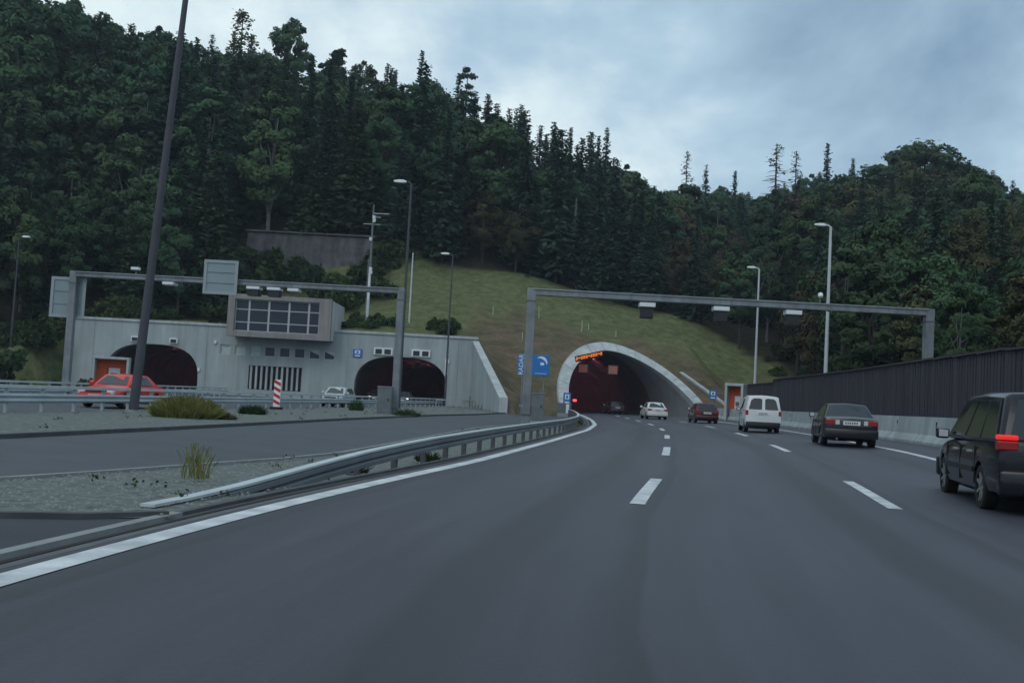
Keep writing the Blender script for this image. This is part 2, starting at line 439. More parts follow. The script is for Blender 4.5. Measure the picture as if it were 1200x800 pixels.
def kerb(name, pts, w, z0, z1, mt=KERB, parent=None, fall=False):
    """raised kerb following a polyline on the ground"""
    V = []; F = []
    P = [Vector((p[0], p[1], 0)) for p in pts]
    for i, p in enumerate(P):
        d = (P[min(i + 1, len(P) - 1)] - P[max(i - 1, 0)]).normalized(); n = Vector((d.y, -d.x, 0)) * (w / 2)
        zf = zfall(p.y) * fw(p.x, p.y) if fall else 0
        for q, z in ((p - n, z0), (p + n, z0), (p + n, z1), (p - n, z1)): V.append((q.x, q.y, z + zf))
    for i in range(len(P) - 1):
        a, b = 4 * i, 4 * i + 4
        for k in range(4): F.append((a + k, a + (k + 1) % 4, b + (k + 1) % 4, b + k))
    F += [(3, 2, 1, 0), tuple(range(4 * len(P) - 4, 4 * len(P)))]
    o = mesh(name, V, F, mt, parent)
    if not parent: tag(o, None, None, None, 'structure')
    return o

def fw(x, y): return min(1.0, max(0.0, (x - (XL(y) - 7.0)) / 4.0))
def zfall(y): return -0.30 * float(smooth01(9.0, 22, y))
def sheet(name, poly, z, mt, kind='structure', fall=False):
    bm = bmesh.new()
    vs = [bm.verts.new((x, y, z)) for x, y in poly]
    es = [bm.edges.new((vs[i], vs[(i + 1) % len(vs)])) for i in range(len(vs))]
    bmesh.ops.triangle_fill(bm, edges=es, use_beauty=True)
    if fall:
        for _ in range(5):
            lg = [e_ for e_ in bm.edges if e_.calc_length() > 2.0]
            if lg: bmesh.ops.subdivide_edges(bm, edges=lg, cuts=1); bmesh.ops.triangulate(bm, faces=bm.faces[:])
        for v in bm.verts: v.co.z += zfall(v.co.y) * fw(v.co.x, v.co.y)
    bm.normal_update()
    for f_ in bm.faces:
        if f_.normal.z < 0: f_.normal_flip()
    me = bpy.data.meshes.new(name); bm.to_mesh(me); bm.free()
    o = link(name, me, None, mt); tag(o, None, None, None, kind); return o

SB = [(-13.5, 4.5), (-8.4, 8.6), (-6.6, 10.4), (-5.72, 11.9), (-5.35, 14.0), (-4.95, 17.0), (-4.35, 20.2), (-3.73, 23.4), (-2.91, 30.7), (-1.35, 45.2), (0.2, 55), (1.6, 62)]   # near edge of the side road
ST = [(-30, 5), (-14.5, 11.0), (-11.5, 14.5), (-9.23, 18.8), (-8.34, 25.5), (-6.63, 41), (-4.3, 58), (-2.1, 69), (-0.75, 80), (-0.2, 84)]                                # far edge
railpts = [(-15.4, 12), (-14.9, 20), (-14.4, 30), (-13.95, 36), (-13.05, 48), (-11.0, 68), (-9.3, 82), (-7.2, 98), (-6.6, 106)]
side_edge = [RP(-1.05, y)[:2] for y in range(64, 104, 4)]
sheet('side_road', SB + side_edge + [(3.2, 103.5), (0.9, 96)] + ST[::-1], -0.012, ASPH_S, fall=True)
# gravel islands, raised behind kerbs
isl_a = [(-13.5, 4.6)] + SB[1:] + [RP(-0.58, y)[:2] for y in (62, 55, 48, 40, 34, 28, 24, 20, 17, 14, 12, 10.4, 9.6)] + [(-2.95, 9.15), (-3.6, 8.85), (-4.6, 8.55), (-8.4, 6.2)]
sheet('gravel_median', isl_a, -0.005, GRAVEL, fall=True)
isl_b = ST[:] + [(-0.9, 86), (-4.0, 112.8), (-6.2, 112.8)] + [(x + 0.0, y) for x, y in railpts[::-1]] + [(-16.5, 4), (-30, 4)]
sheet('gravel_verge', isl_b, 0.045, GRAVEL, fall=True)
kerb('kerb', SB[1:], 0.10, -0.2, 0.035, fall=True)
KERB_D = mat('kerb_dark', (0.07, 0.075, 0.08), 0.9, 0.2, 2)
kerb('kerb', ST[1:], 0.14, -0.2, 0.075, KERB_D, fall=True)
kerb('kerb', [(-13.5, 3.6), (-8.4, 6.2), (-4.6, 8.55), (-3.6, 8.85), (-3.02, 9.3)], 0.10, -0.1, 0.035, KERB_D)
kerb('kerb', [RP(-0.56, y)[:2] for y in (9.4, 10.4, 12, 14, 17, 20, 24, 28, 34, 40, 48, 55, 62, 75, 90, 102)], 0.08, -0.3, 0.008, KERB_D)
kerb('kerb', [RP(-0.57, y)[:2] for y in (-28, -15, -5, 0, 4, 6, 8, 9.4)], 0.11, -0.1, 0.006, KERB)
sheet('slip_road', [RP(-0.54, y)[:2] for y in (-28, -15, -5, 0, 4, 6, 8, 9.2)] + [(-3.08, 9.25), (-3.6, 8.8), (-4.6, 8.5), (-8.4, 6.1), (-13.5, 3.5), (-30, -5), (-30, -28)], -0.012, mat('asphalt_new', (0.035, 0.039, 0.048), 0.75, 0.12, 1.0, 0.3, 40))
opp = [(x, y) for x, y in railpts] + [(-6.3, 113.95), (-45.3, 113.95), (-49.5, 106), (-60, 70), (-75, 40), (-85, 12)]
sheet('opposite_road', opp, -0.016, ASPH_S)
for _x in (-39.85, -12.15): sheet('tunnel_road', [(_x - 5.3, 113.9), (_x + 5.3, 113.9), (_x + 5.3, 161), (_x - 5.3, 161)], -0.01, ASPH_S)

# ------------------------------------------------------------------ terrain
PX, PY, PHI, PK, PM = 13.258, 104.785, 0.177, 1.8, -0.121     # raked portal of the right tunnel
AX = (-math.sin(PHI), math.cos(PHI)); PR = (math.cos(PHI), math.sin(PHI))
PW, PH_, PN, PHS, PT = 6.785, 7.288, 1.8, 0.2, 1.05
def portal_sa(x, y):
    return (x - PX) * PR[0] + (y - PY) * PR[1], (x - PX) * AX[0] + (y - PY) * AX[1]
def portal_pt(s, a, h): return (PX + a * AX[0] + s * PR[0], PY + a * AX[1] + s * PR[1], h)

ctrl = [(-49, 116, 7.4), (-35, 116, 7.4), (-20, 116, 7.4), (-6, 116, 7.3), (-49, 121, 8.0), (-35, 121, 8.2), (-20, 121, 8.8), (-10.5, 124, 10.5), (-4.5, 128, 12.4), (1.9, 126, 11.3),
        (-3.2, 113, 6.7), (-2.0, 104, 4.6), (-0.6, 92, 2.2), (0.3, 84, 0.3), (0.1, 112, 4.7), (3.0, 105, 1.2), (2.2, 101, 0.6), (3.6, 103, 0.0),
        (-38, 138, 15.2), (-28, 138, 15.4), (-20, 138, 16.0), (-38, 143, 21.6), (-28, 143, 22.0), (-20, 143, 21.6),
        (-8.9, 142, 19.4), (4.3, 142, 17.7), (11.5, 142, 16.3), (18.5, 140, 14.1), (26, 136, 11.5), (30.9, 132, 8.2), (34, 125, 5.5), (30, 115, 3.2), (26, 110, 1.8),
        (23.2, 104, 0.3), (23, 95, 0.3), (21.5, 80, 0.3), (20.5, 60, 0.3), (20, 40, 0.2), (20, 10, 0), (22, -30, 0), (27, 100, 1.5), (27, 85, 1.2), (26, 60, 1.0), (25, 40, 0.8), (27, 10, 0.6), (30, -30, .5),
        (40, 60, 3.5), (45, 90, 6), (45, 115, 9), (50, 40, 4), (60, 20, 5), (55, 140, 17), (75, 90, 14), (80, 50, 10), (60, 170, 23), (90, 140, 24), (120, 100, 22), (38, 160, 14), (38, 200, 21),
        (-87, 165, 38.9), (-77, 175, 40.5), (-64, 190, 43.3), (-47.5, 200, 49.6), (-31, 205, 45.9), (-12, 210, 44.8), (4.5, 205, 35.5), (18, 200, 29.3), (27, 198, 23.5),
        (50, 270, 38), (64, 280, 36.8), (83, 275, 43), (100.7, 250, 41.3), (116.8, 235, 34), (150, 200, 36),
        (-58, 122, 6.5), (-68, 135, 13.1), (-52, 119, 7.0), (-62, 112, 1.5), (-75, 100, 2), (-90, 110, 9), (-55, 108, 0.2), (-66, 85, 0.2), (-90, 60, 1.5), (-110, 90, 8), (-110, 140, 26), (-95, 20, 0.5), (-120, 20, 2), (-100, -30, 0),
        (-50, 145, 20), (-60, 155, 26), (-10, 165, 26), (-30, 165, 29), (10, 165, 21), (-90, 140, 24), (-150, 190, 45), (-150, 120, 30),
        (-40, 260, 52), (20, 260, 30), (-100, 260, 50), (60, 340, 40), (140, 320, 42), (0, 340, 36), (-80, 340, 50)]
ctrl = np.array(ctrl, float)
def _phi(r): return np.where(r > 1e-6, r * r * np.log(np.maximum(r, 1e-6)), 0)
_P = ctrl[:, :2] / 100.0
_n = len(ctrl)
_K = _phi(np.linalg.norm(_P[:, None] - _P[None], axis=-1)) + np.eye(_n) * 2e-4
_A = np.zeros((_n + 3, _n + 3)); _A[:_n, :_n] = _K; _A[:_n, _n] = 1; _A[:_n, _n + 1:] = _P; _A[_n, :_n] = 1; _A[_n + 1:, :_n] = _P.T
_W = np.linalg.solve(_A, np.concatenate([ctrl[:, 2], np.zeros(3)]))
def rbf(x, y):
    Q = np.stack([x, y], -1).reshape(-1, 2) / 100.0
    o = np.empty(len(Q))
    for i in range(0, len(Q), 20000):
        q = Q[i:i + 20000]
        o[i:i + 20000] = _phi(np.linalg.norm(q[:, None] - _P[None], axis=-1)) @ _W[:_n] + _W[_n] + q @ _W[_n + 1:]
    return o.reshape(x.shape)
FLAT = np.array([(-50.3, 115.35), (-4.6, 115.35), (-4.1, 113.6), (-0.5, 84.2), (0.6, 83.6), (2.6, 100), (3.8, 103.6), (6.2, 103.9), (20.5, 105.4), (22.2, 105.4), (22.0, 95), (20.6, 75), (19.2, 55), (18.6, 45), (18.4, 30), (17, 15), (15, -40), (-90, -40), (-80, 20), (-62, 85), (-55, 107), (-50.6, 112)])
def sd_flat(x, y):
    """signed distance to the flat ground polygon, negative inside"""
    d = np.full(x.shape, 1e9); ins = np.zeros(x.shape, bool)
    n = len(FLAT)
    for i in range(n):
        a = FLAT[i]; b = FLAT[(i + 1) % n]; e_ = b - a
        t = np.clip(((x - a[0]) * e_[0] + (y - a[1]) * e_[1]) / (e_ @ e_), 0, 1)
        d = np.minimum(d, np.hypot(x - a[0] - t * e_[0], y - a[1] - t * e_[1]))
        c = ((a[1] > y) != (b[1] > y)) & (x < (b[0] - a[0]) * (y - a[1]) / (b[1] - a[1] + 1e-12) + a[0])
        ins ^= c
    return np.where(ins, -d, d)
def terrain_z(x, y):
    x = np.asarray(x, float); y = np.asarray(y, float)
    far = np.maximum(np.maximum(np.abs(x) - 170, y - 360), 0) + np.maximum(-60 - y, 0)
    xc = np.clip(x, -170, 170); yc = np.clip(y, -60, 360)
    z = rbf(xc, yc)
    z = z + 0.5 * np.sin(x * 0.31 + 1) * np.cos(y * 0.27) * smooth01(2, 12, z)
    s, a = portal_sa(x, y)
    pl = (a - PM * s) / PK - 0.12
    w = smooth01(15.0, 9.5, np.abs(s)) * smooth01(-3.0, -0.5, a) * smooth01(24, 15, a)
    z = z * (1 - w) + pl * w
    z = np.maximum(z, -0.2)
    z = np.maximum(z * (1 - smooth01(0, 1500, far) * 0.85), -0.2)
    m_ = smooth01(0.0, 0.35, sd_flat(x, y))
    return z * m_ + -0.5 * (1 - m_)
def tz(x, y): return float(terrain_z(np.array([x]), np.array([y]))[0])

gx = np.unique(np.round(np.concatenate([[-2500, -1500, -900, -500, -320], np.arange(-230, -52, 6), np.arange(-52, -4, 1.5), np.arange(-5, 24.6, 0.45), np.arange(25, 60, 2), np.arange(60, 230, 5), [320, 500, 900, 1500, 2500]]), 3))
gy = np.unique(np.round(np.concatenate([[-1500, -700, -300, -120], np.arange(-60, 80, 5), np.arange(80, 103, 1.5), np.arange(103, 128, 0.45), [115.2, 115.4], np.arange(128, 150, 1.5), np.arange(150, 250, 3), np.arange(250, 400, 10), [450, 600, 900, 1500, 3000]]), 3))
GX, GY = np.meshgrid(gx, gy)
GZ = terrain_z(GX, GY)
V = np.stack([GX, GY, GZ], -1).reshape(-1, 3)
nx_, ny_ = len(gx), len(gy)
ii = np.arange(nx_ * ny_).reshape(ny_, nx_)
Q = np.stack([ii[:-1, :-1], ii[:-1, 1:], ii[1:, 1:], ii[1:, :-1]], -1).reshape(-1, 4)
C4 = V[Q].mean(1)
s_, a_ = portal_sa(C4[:, 0], C4[:, 1])
def prof_h(s, w, h):      # height of the arch above offset s
    u = np.clip(np.abs(s) / w, 0, 1)
    return PHS + (h - PHS) * (1 - u ** PN) ** (1 / PN)
hole = (np.abs(s_) < PW + 0.55) & (C4[:, 2] < prof_h(s_, PW + 0.55, PH_ + 0.55)) & (a_ > -1.0) & (a_ < 20)
for mx_ in (-39.85, -12.15):
    hole |= (np.abs(C4[:, 0] - mx_) < 5.6) & (C4[:, 1] > 114.2) & (C4[:, 1] < 118) & (C4[:, 2] < 6.2)
Q = Q[~hole]

# grass with bare reddish earth and dry weeds; dark leaf litter under the trees
TREELINE = np.array([(-200, 95), (-92, 96), (-70, 113), (-54, 121), (-39, 125), (-38.5, 142.5), (-20, 144), (-9, 142), (4.5, 142), (11.5, 142), (18.5, 140.5), (26, 137), (33, 130), (35, 118), (30, 100), (27.5, 80), (26.5, 60), (27, 30), (30, -30), (2000, -30), (2000, 2500), (-2000, 2500), (-2000, 95)])
def in_poly(x, y, P):
    ins = np.zeros(np.shape(x), bool); n = len(P)
    for i in range(n):
        a = P[i]; b = P[(i + 1) % n]
        ins ^= ((a[1] > y) != (b[1] > y)) & (x < (b[0] - a[0]) * (y - a[1]) / (b[1] - a[1] + 1e-12) + a[0])
    return ins
def ground_mat():
    mt = bpy.data.materials.new('hillside'); mt.use_nodes = True
    nt = mt.node_tree; nd = nt.nodes; lk = nt.links; b = nd['Principled BSDF']; b.inputs['Roughness'].default_value = 0.95; b.inputs['Specular IOR Level'].default_value = 0.1
    t = nd.new('ShaderNodeTexCoord')
    def noise(sc, det=6, ro=0.6):
        n = nd.new('ShaderNodeTexNoise'); n.inputs['Scale'].default_value = sc; n.inputs['Detail'].default_value = det; n.inputs['Roughness'].default_value = ro
        lk.new(t.outputs['Object'], n.inputs['Vector']); return n
    def ramp(n, stops):
        r = nd.new('ShaderNodeValToRGB'); r.color_ramp.elements[0].position = stops[0][0]; r.color_ramp.elements[0].color = (*stops[0][1], 1)
        r.color_ramp.elements[1].position = stops[-1][0]; r.color_ramp.elements[1].color = (*stops[-1][1], 1)
        for p, c in stops[1:-1]: q = r.color_ramp.elements.new(p); q.color = (*c, 1)
        lk.new(n, r.inputs[0]); return r
    g = ramp(noise(0.9, 10, 0.78).outputs['Fac'], [(0.36, (0.062, 0.076, 0.032)), (0.5, (0.110, 0.124, 0.054)), (0.64, (0.170, 0.172, 0.088))])
    e_ = ramp(noise(0.55, 10, 0.78).outputs['Fac'], [(0.36, (0.058, 0.060, 0.030)), (0.5, (0.112, 0.088, 0.056)), (0.64, (0.180, 0.120, 0.090))])
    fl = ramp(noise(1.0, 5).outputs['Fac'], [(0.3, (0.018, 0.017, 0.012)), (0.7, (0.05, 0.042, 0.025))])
    at_ = nd.new('ShaderNodeAttribute'); at_.attribute_name = 'cover'
    sp = nd.new('ShaderNodeSeparateColor'); lk.new(at_.outputs['Color'], sp.inputs[0])
    nz = noise(0.35, 6, 0.65)
    ad = nd.new('ShaderNodeMath'); ad.operation = 'MULTIPLY_ADD'; ad.inputs[1].default_value = 1.6; ad.inputs[2].default_value = -0.8
    lk.new(nz.outputs['Fac'], ad.inputs[0])
    a2 = nd.new('ShaderNodeMath'); a2.operation = 'ADD'; a2.use_clamp = True; lk.new(ad.outputs[0], a2.inputs[0]); lk.new(sp.outputs[0], a2.inputs[1])
    m1 = nd.new('ShaderNodeMix'); m1.data_type = 'RGBA'; lk.new(a2.outputs[0], m1.inputs[0]); lk.new(g.outputs[0], m1.inputs[6]); lk.new(e_.outputs[0], m1.inputs[7])
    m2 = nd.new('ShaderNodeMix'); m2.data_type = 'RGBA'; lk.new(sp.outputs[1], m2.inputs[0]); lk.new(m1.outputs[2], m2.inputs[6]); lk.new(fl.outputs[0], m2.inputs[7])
    lk.new(m2.outputs[2], b.inputs['Base Color'])
    bp = nd.new('ShaderNodeBump'); bp.inputs['Strength'].default_value = 0.4; bp.inputs['Distance'].default_value = 0.12
    lk.new(noise(2.2, 6, 0.7).outputs['Fac'], bp.inputs['Height']); lk.new(bp.outputs[0], b.inputs['Normal'])
    return mt
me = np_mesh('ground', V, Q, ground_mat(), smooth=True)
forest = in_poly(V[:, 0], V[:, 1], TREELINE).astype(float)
def brown_at(x, y, z):
    lim = 10.4 - 0.30 * np.maximum(x - 6, 0) + 1.2 * np.sin(x * .4 + 1) + .8 * np.sin(x * 1.1 + y * .3)
    return -0.02 + 0.92 * smooth01(2.2, -1.0, z - lim) * smooth01(-9.5, -4.5, x)
br = brown_at(V[:, 0], V[:, 1], V[:, 2])
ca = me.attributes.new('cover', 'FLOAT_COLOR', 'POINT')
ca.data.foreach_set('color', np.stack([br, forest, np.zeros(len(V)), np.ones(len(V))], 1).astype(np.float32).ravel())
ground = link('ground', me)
tag(ground, None, None, None, 'structure')

def hole_at(x, y, z):
    s, a = portal_sa(x, y)
    return (np.abs(s) < PW + 1.3) & (a > -2) & (z < prof_h(s, PW + 1.3, PH_ + 1.2))

# ------------------------------------------------------------------ right tunnel portal
def prof_pts(w, h, nseg=48):
    L = []
    for i in range(nseg + 1):
        t = math.pi * (1 - i / nseg); c, s = math.cos(t), math.sin(t)
        L.append((w * math.copysign(abs(c) ** (2 / PN), c), PHS + (h - PHS) * abs(s) ** (2 / PN)))
    return [(-w, -0.3)] + L + [(w, -0.3)]
tun = empty('tunnel_portal', (PX, PY, 0))
tag(tun, 'pale concrete arched portal of the right tunnel, cut into the grassy slope', 'tunnel portal')
inn = prof_pts(PW, PH_); outp = prof_pts(PW + PT, PH_ + PT)
def loc(p): return (p[0] - PX, p[1] - PY, p[2])
def cut(s, h, d): return loc(portal_pt(s, PK * h + PM * s + d, h))
# collar: front face, inner reveal and outer side
VV = []; FF = []
n = len(inn)
for s, h in inn: VV.append(cut(s, h, -0.55))
for s, h in outp: VV.append(cut(s, h, -0.55))
for s, h in outp: VV.append(cut(s, h, 1.6))
for s, h in inn: VV.append(cut(s, h, 1.2))
for i in range(n - 1):
    FF += [(i, i + 1, n + i + 1, n + i), (n + i, n + i + 1, 2 * n + i + 1, 2 * n + i), (3 * n + i, 3 * n + i + 1, i + 1, i)]
collar = mesh('collar', VV, FF, CONC_L, tun)
# lining running into the hill
def lining(name, mt, d0, d1, k0, nst, parent, clip=None):
    VV = []; FF = []
    for j in range(nst + 1):
        for s, h in inn:
            a0 = (PK * h + PM * s) * k0 + d0
            a = a0 + (d1 - a0) * (j / nst)
            VV.append(loc(portal_pt(s, a, h)))
    for j in range(nst):
        for i in range(n - 1): FF.append((j * n + i, j * n + i + 1, (j + 1) * n + i + 1, (j + 1) * n + i))
    return mesh(name, VV, FF, mt, parent, smooth=True)
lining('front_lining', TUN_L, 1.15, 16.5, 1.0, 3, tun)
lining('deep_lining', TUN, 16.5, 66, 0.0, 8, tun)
mb = MB(); P0 = loc(portal_pt(0, 66, 0))
VV = [loc(portal_pt(s, 66, h)) for s, h in inn]
mesh('end_wall', VV, [tuple(range(n))], TUN, tun)
def shielded_lamp(p, d, parent, glow=None):
    """tunnel luminaire throwing its light along the traffic, housing towards the entrance"""
    p, d = Vector(p), Vector(d).normalized()
    hs_ = MB().beam(p, p + d * .12, .7, .3).build('tunnel_lamp', DARK, parent)
    MB().beam(p + d * .125, p + d * .14, .62, .24).build('lamp_glass', glow or SODIUM, hs_)
for k in range(5):
    a = 26 + k * 8
    for s in (-1.3, 1.3):
        h = float(prof_h(np.array(s), PW, PH_)) - 0.35
        shielded_lamp(loc(portal_pt(s, a, h)), (AX[0], AX[1], 0), tun)
# joints across the collar, so it reads as cast segments
for i in range(4, n - 3, 4):
    (s0, h0), (s1, h1) = inn[i], outp[i]
    p, q = Vector(cut(s0, h0, -0.56)), Vector(cut(s1, h1, -0.56))
    MB().beam(p, q, 0.02, 0.05, (0, -1, 0.4)).build('collar_joint', GALV_D, tun)
# amber display, lane signals, red light
p, q = Vector(loc((6.9, 109.6, 5.78))), Vector(loc((9.85, 111.0, 6.62)))
dsp = MB().beam(p + Vector((0, .12, 0)), q + Vector((0, .12, 0)), 0.2, 0.62).build('message_display', DARK, tun)
d = (q - p); 
for k in range(11):
    a = p + d * ((k + 0.15) / 11); b = p + d * ((k + 0.9) / 11)
    for r_ in ((0.1,) if k % 4 == 1 else (-0.02, 0.16, )):
        MB().beam(a + Vector((0, -0.02, r_ - .05)), b + Vector((0, -0.02, r_ - .05)), 0.05, 0.13).build('lit_character', AMBER, dsp)
for x in (8.35, 11.8):
    sg = MB().box(x - .62 - PX, x + .62 - PX, 118 - PY, 118.25 - PY, 4.55, 5.7).build('lane_signal', DARK, tun, bevel=0.03)
    MB().box(x - .5 - PX, x + .5 - PX, 117.97 - PY, 117.99 - PY, 4.67, 5.58).build('signal_face', PANEL, sg)
MB().box(6.62 - PX, 7.0 - PX, 106.2 - PY, 106.4 - PY, 1.25, 1.5).build('red_light', REDLAMP, tun)
def small_sign(name, x, y, z, w, h, label, pole=False):
    o = empty(name, (x, y, z)); tag(o, label, 'sign')
    MB().box(-w / 2, w / 2, -0.03, 0.03, -h / 2, h / 2).build('board', BLUE, o, bevel=0.01)
    fr_ = MB().box(-w * .3, w * .3, -0.036, -0.032, -h * .05, h * .36).build('pictogram', SWHITE, o)
    MB().box(-w * .13, w * .13, -0.042, -0.038, h * .02, h * .26).build('figure', BLUE, o)
    MB().box(-w * .3, w * .3, -0.036, -0.032, -h * .38, -h * .24).build('arrow', SWHITE, o)
    if pole: MB().tube([(0, 0.06, -z + 0.1), (0, 0.06, -h / 2)], 0.035, 6).build('post', GALV, o)
    return o
small_sign('exit_sign', 5.85, 103.6, 1.5, 0.75, 1.2, 'small blue sign on the left foot of the right tunnel arch', True)
small_sign('exit_sign', 20.55, 103.5, 2.65, 0.75, 0.95, 'small blue sign on the right foot of the right tunnel arch', True)
small_sign('exit_sign', -17.1, 113.9, 5.35, 1.0, 0.9, 'small blue sign on the facade left of the middle tunnel mouth')
# coping wall that runs down the slope right of the arch
w = empty('coping_wall', (18, 106, 0)); tag(w, 'low sloping concrete wall right of the right tunnel arch', 'retaining wall')
pts = [portal_pt(s, PK * h + PM * s, h + .05) for s, h in ((7.3, 5.0), (8.7, 3.4), (9.9, 1.9), (10.7, .7))]
mb = MB()
for a, b in zip(pts, pts[1:]):
    a, b = Vector(a) - Vector((18, 106, 0)), Vector(b) - Vector((18, 106, 0))
    mb.beam(a - Vector((0, 0, .55)), b - Vector((0, 0, .55)), 0.3, 1.1)
mb.build('wall', CONC, w)
mb = MB()
for a, b in zip(pts, pts[1:]):
    a, b = Vector(a) - Vector((18, 106, 0)), Vector(b) - Vector((18, 106, 0))
    mb.beam(a + Vector((0, 0, .06)), b + Vector((0, 0, .06)), 0.5, 0.12)
mb.build('coping', CONC_L, w)
# ------------------------------------------------------------------ left portal building
bld = empty('portal_building', (-26.5, 114, 0))
tag(bld, 'long pale concrete portal building with two tunnel mouths and a glazed control room', 'building')
BX, BY = -26.5, 114.0
def mouth(cx, w=5.15, h=5.2, hs=1.4, ex=2.7, nseg=24):
    L = [(cx - w * 0.97, -0.2), (cx - w, 0.9)]
    for i in range(nseg + 1):
        t = math.pi * (1 - i / nseg); c, s = math.cos(t), math.sin(t)
        L.append((cx + w * math.copysign(abs(c) ** (2 / ex), c), hs + (h - hs) * abs(s) ** (2 / ex)))
    return L + [(cx + w, 0.9), (cx + w * 0.97, -0.2)]
MOUTHS = [mouth(-39.85), mouth(-12.15)]
def wall_with_holes(name, outer, holes, y0, y1, mt, parent, off):
    bm = bmesh.new()
    def loop(pts):
        vs = [bm.verts.new((x - off[0], y0 - off[1], z)) for x, z in pts]
        return [bm.edges.new((vs[i], vs[(i + 1) % len(vs)])) for i in range(len(vs))]
    es = loop(outer)
    for h in holes: es += loop(h)
    bmesh.ops.triangle_fill(bm, edges=es, use_beauty=True)
    g = bmesh.ops.extrude_face_region(bm, geom=bm.faces[:])
    bmesh.ops.translate(bm, vec=(0, y1 - y0, 0), verts=[v for v in g['geom'] if isinstance(v, bmesh.types.BMVert)])
    bmesh.ops.recalc_face_normals(bm, faces=bm.faces)
    me = bpy.data.meshes.new(name); bm.to_mesh(me); bm.free()
    return link(name, me, parent, mt)
def rect(x0, x1, z0, z1): return [(x0, z0), (x1, z0), (x1, z1), (x0, z1)]
WIN = [(-32.45 + 1.66 * k, 4.45 , 1.12) for k in range(8)]
holes = MOUTHS + [rect(x, x + 1.2, z, z + h) for x, z, h in WIN] + [rect(-29.1, -23.05, 0.75, 3.4)]
# mouths reach the ground: cut them out of the outline
outer = [(-49.1, -0.3)] + [(-45.02, -0.3)]
def facade_outline():
    L = [(-49.1, -0.3)]
    for mth in MOUTHS:
        L += [(mth[0][0], -0.3)] + mth[1:-1] + [(mth[-1][0], -0.3)]
    L += [(-4.05, -0.3), (-4.05, 7.55), (-49.1, 7.55)]
    return L
wall_with_holes('facade', facade_outline(), holes[2:], 114.0, 115.1, CONC_W, bld, (BX, BY))
def B(x0, x1, y0, y1, z0, z1, name, mt, parent=bld, bevel=0.0):
    return MB().box(x0 - BX, x1 - BX, y0 - BY, y1 - BY, z0, z1).build(name, mt, parent, bevel=bevel)
B(-49.3, -31.05, 113.85, 115.3, 7.56, 7.85, 'coping', CONC_L, bevel=.02)
B(-19.6, -3.75, 113.85, 115.3, 7.56, 7.85, 'coping', CONC_L, bevel=.02)
for k, (x, z, h) in enumerate(WIN):
    fr_ = MB()
    for a, b, c, d in ((x, x + 1.2, z, z + .08), (x, x + 1.2, z + h - .08, z + h), (x, x + .08, z + .08, z + h - .08), (x + 1.12, x + 1.2, z + .08, z + h - .08)):
        fr_.box(a - BX, b - BX, 0.06, 0.16, c, d)
    win = fr_.build('window', ALU if k > 2 else FROST, bld)
    B(x + .08, x + 1.12, 114.18, 114.22, z + .08, z + h - .08, 'pane', FROST if k < 3 else WGLASS, win)
    if k in (2, 6, 7):
        bl = MB().add([(x + .1 - BX, 0.165, z + h - .1), (x + 1.1 - BX, 0.165, z + h - .1), (x + (1.1 if k != 2 else .5) - BX, 0.165, z + .45), (x + .1 - BX, 0.165, z + h - .25)], [(0, 1, 2, 3)])
        bl.build('blind', FROST, win)
for k in range(11):
    x = -28.95 + k * 0.575
    B(x, x + 0.22, 114.1, 114.42, 0.8, 3.36, 'louvre_slat', CONC_L)
B(-29.1, -23.05, 114.6, 114.7, 0.75, 3.4, 'louvre_back', DARK)
for cx in (-41.9, -37.6):
    u = B(cx - .45, cx + .45, 113.75, 114.0, 5.35, 5.95, 'lamp_unit', WHITE, bevel=.02)
    B(cx - .32, cx + .32, 113.73, 113.745, 5.42, 5.82, 'lens', DARK, u)
for cx in (-14.25, -10.05):
    u = B(cx - 1.05, cx + 1.05, 113.78, 114.0, 5.3, 6.1, 'lamp_unit', WHITE, bevel=.02)
    for dxx in (-.5, .5): B(cx + dxx - .36, cx + dxx + .36, 113.76, 113.775, 5.4, 5.95, 'lens', DARK, u)
for x, z in ((-32.95, 5.75), (-34.6, 2.6), (-7.0, 4.9), (-20.0, 1.2)):
    B(x - .14, x + .14, 113.8, 114.0, z - .18, z + .18, 'wall_lamp', LAMPW, bevel=.03)
B(-7.3, -6.95, 113.9, 113.99, 3.4, 5.3, 'notice_board', SWHITE)
# downpipes, joints
for x in (-33.9, -18.2, -46.5, -5.9):
    B(x - .012, x + .012, 113.985, 113.998, 0, 7.5, 'panel_joint', GALV_D)
# control room box
FX0, FX1, FZ0, FZ1 = -31.0, -19.7, 6.42, 11.0
yF, yB = 111.2, 122.0
VV = [(-31.0, yF, FZ0), (-20.2, yF, FZ0), (-20.2, yF, FZ1 - .1), (-31.0, yF, FZ1), (-31.0, yB, FZ0), (-19.0, yB, FZ0), (-19.0, yB, FZ1 - .1), (-31.0, yB, FZ1)]
def ringbox():
    """front frame of the control room, open for the glazing, sides and roof behind"""
    o = [(-31.0, 6.42), (-19.75, 6.38), (-19.75, 10.95), (-31.0, 11.05)]
    i_ = [(-30.25, 7.0), (-21.05, 7.0), (-21.05, 10.5), (-30.25, 10.5)]
    return o, i_
o_, i_ = ringbox()
wall_with_holes('control_room', o_, [i_], 110.9, 111.6, CONC_D, bld, (BX, BY))
B(-30.9, -30.4, 111.62, 120, 6.5, 10.9, 'control_room_side', CONC_D)
B(-20.6, -19.85, 111.62, 120, 6.5, 10.85, 'control_room_side', CONC_L)
B(-30.4, -20.6, 111.62, 120, 10.62, 10.88, 'control_room_roof', CONC)
B(-30.4, -20.6, 111.62, 120, 6.5, 6.85, 'control_room_floor', CONC)
B(-30.4, -20.6, 119.6, 119.95, 6.86, 10.6, 'control_room_back', CONC)
xs = [-30.25, -28.75, -26.6, -24.4, -22.25, -21.05]
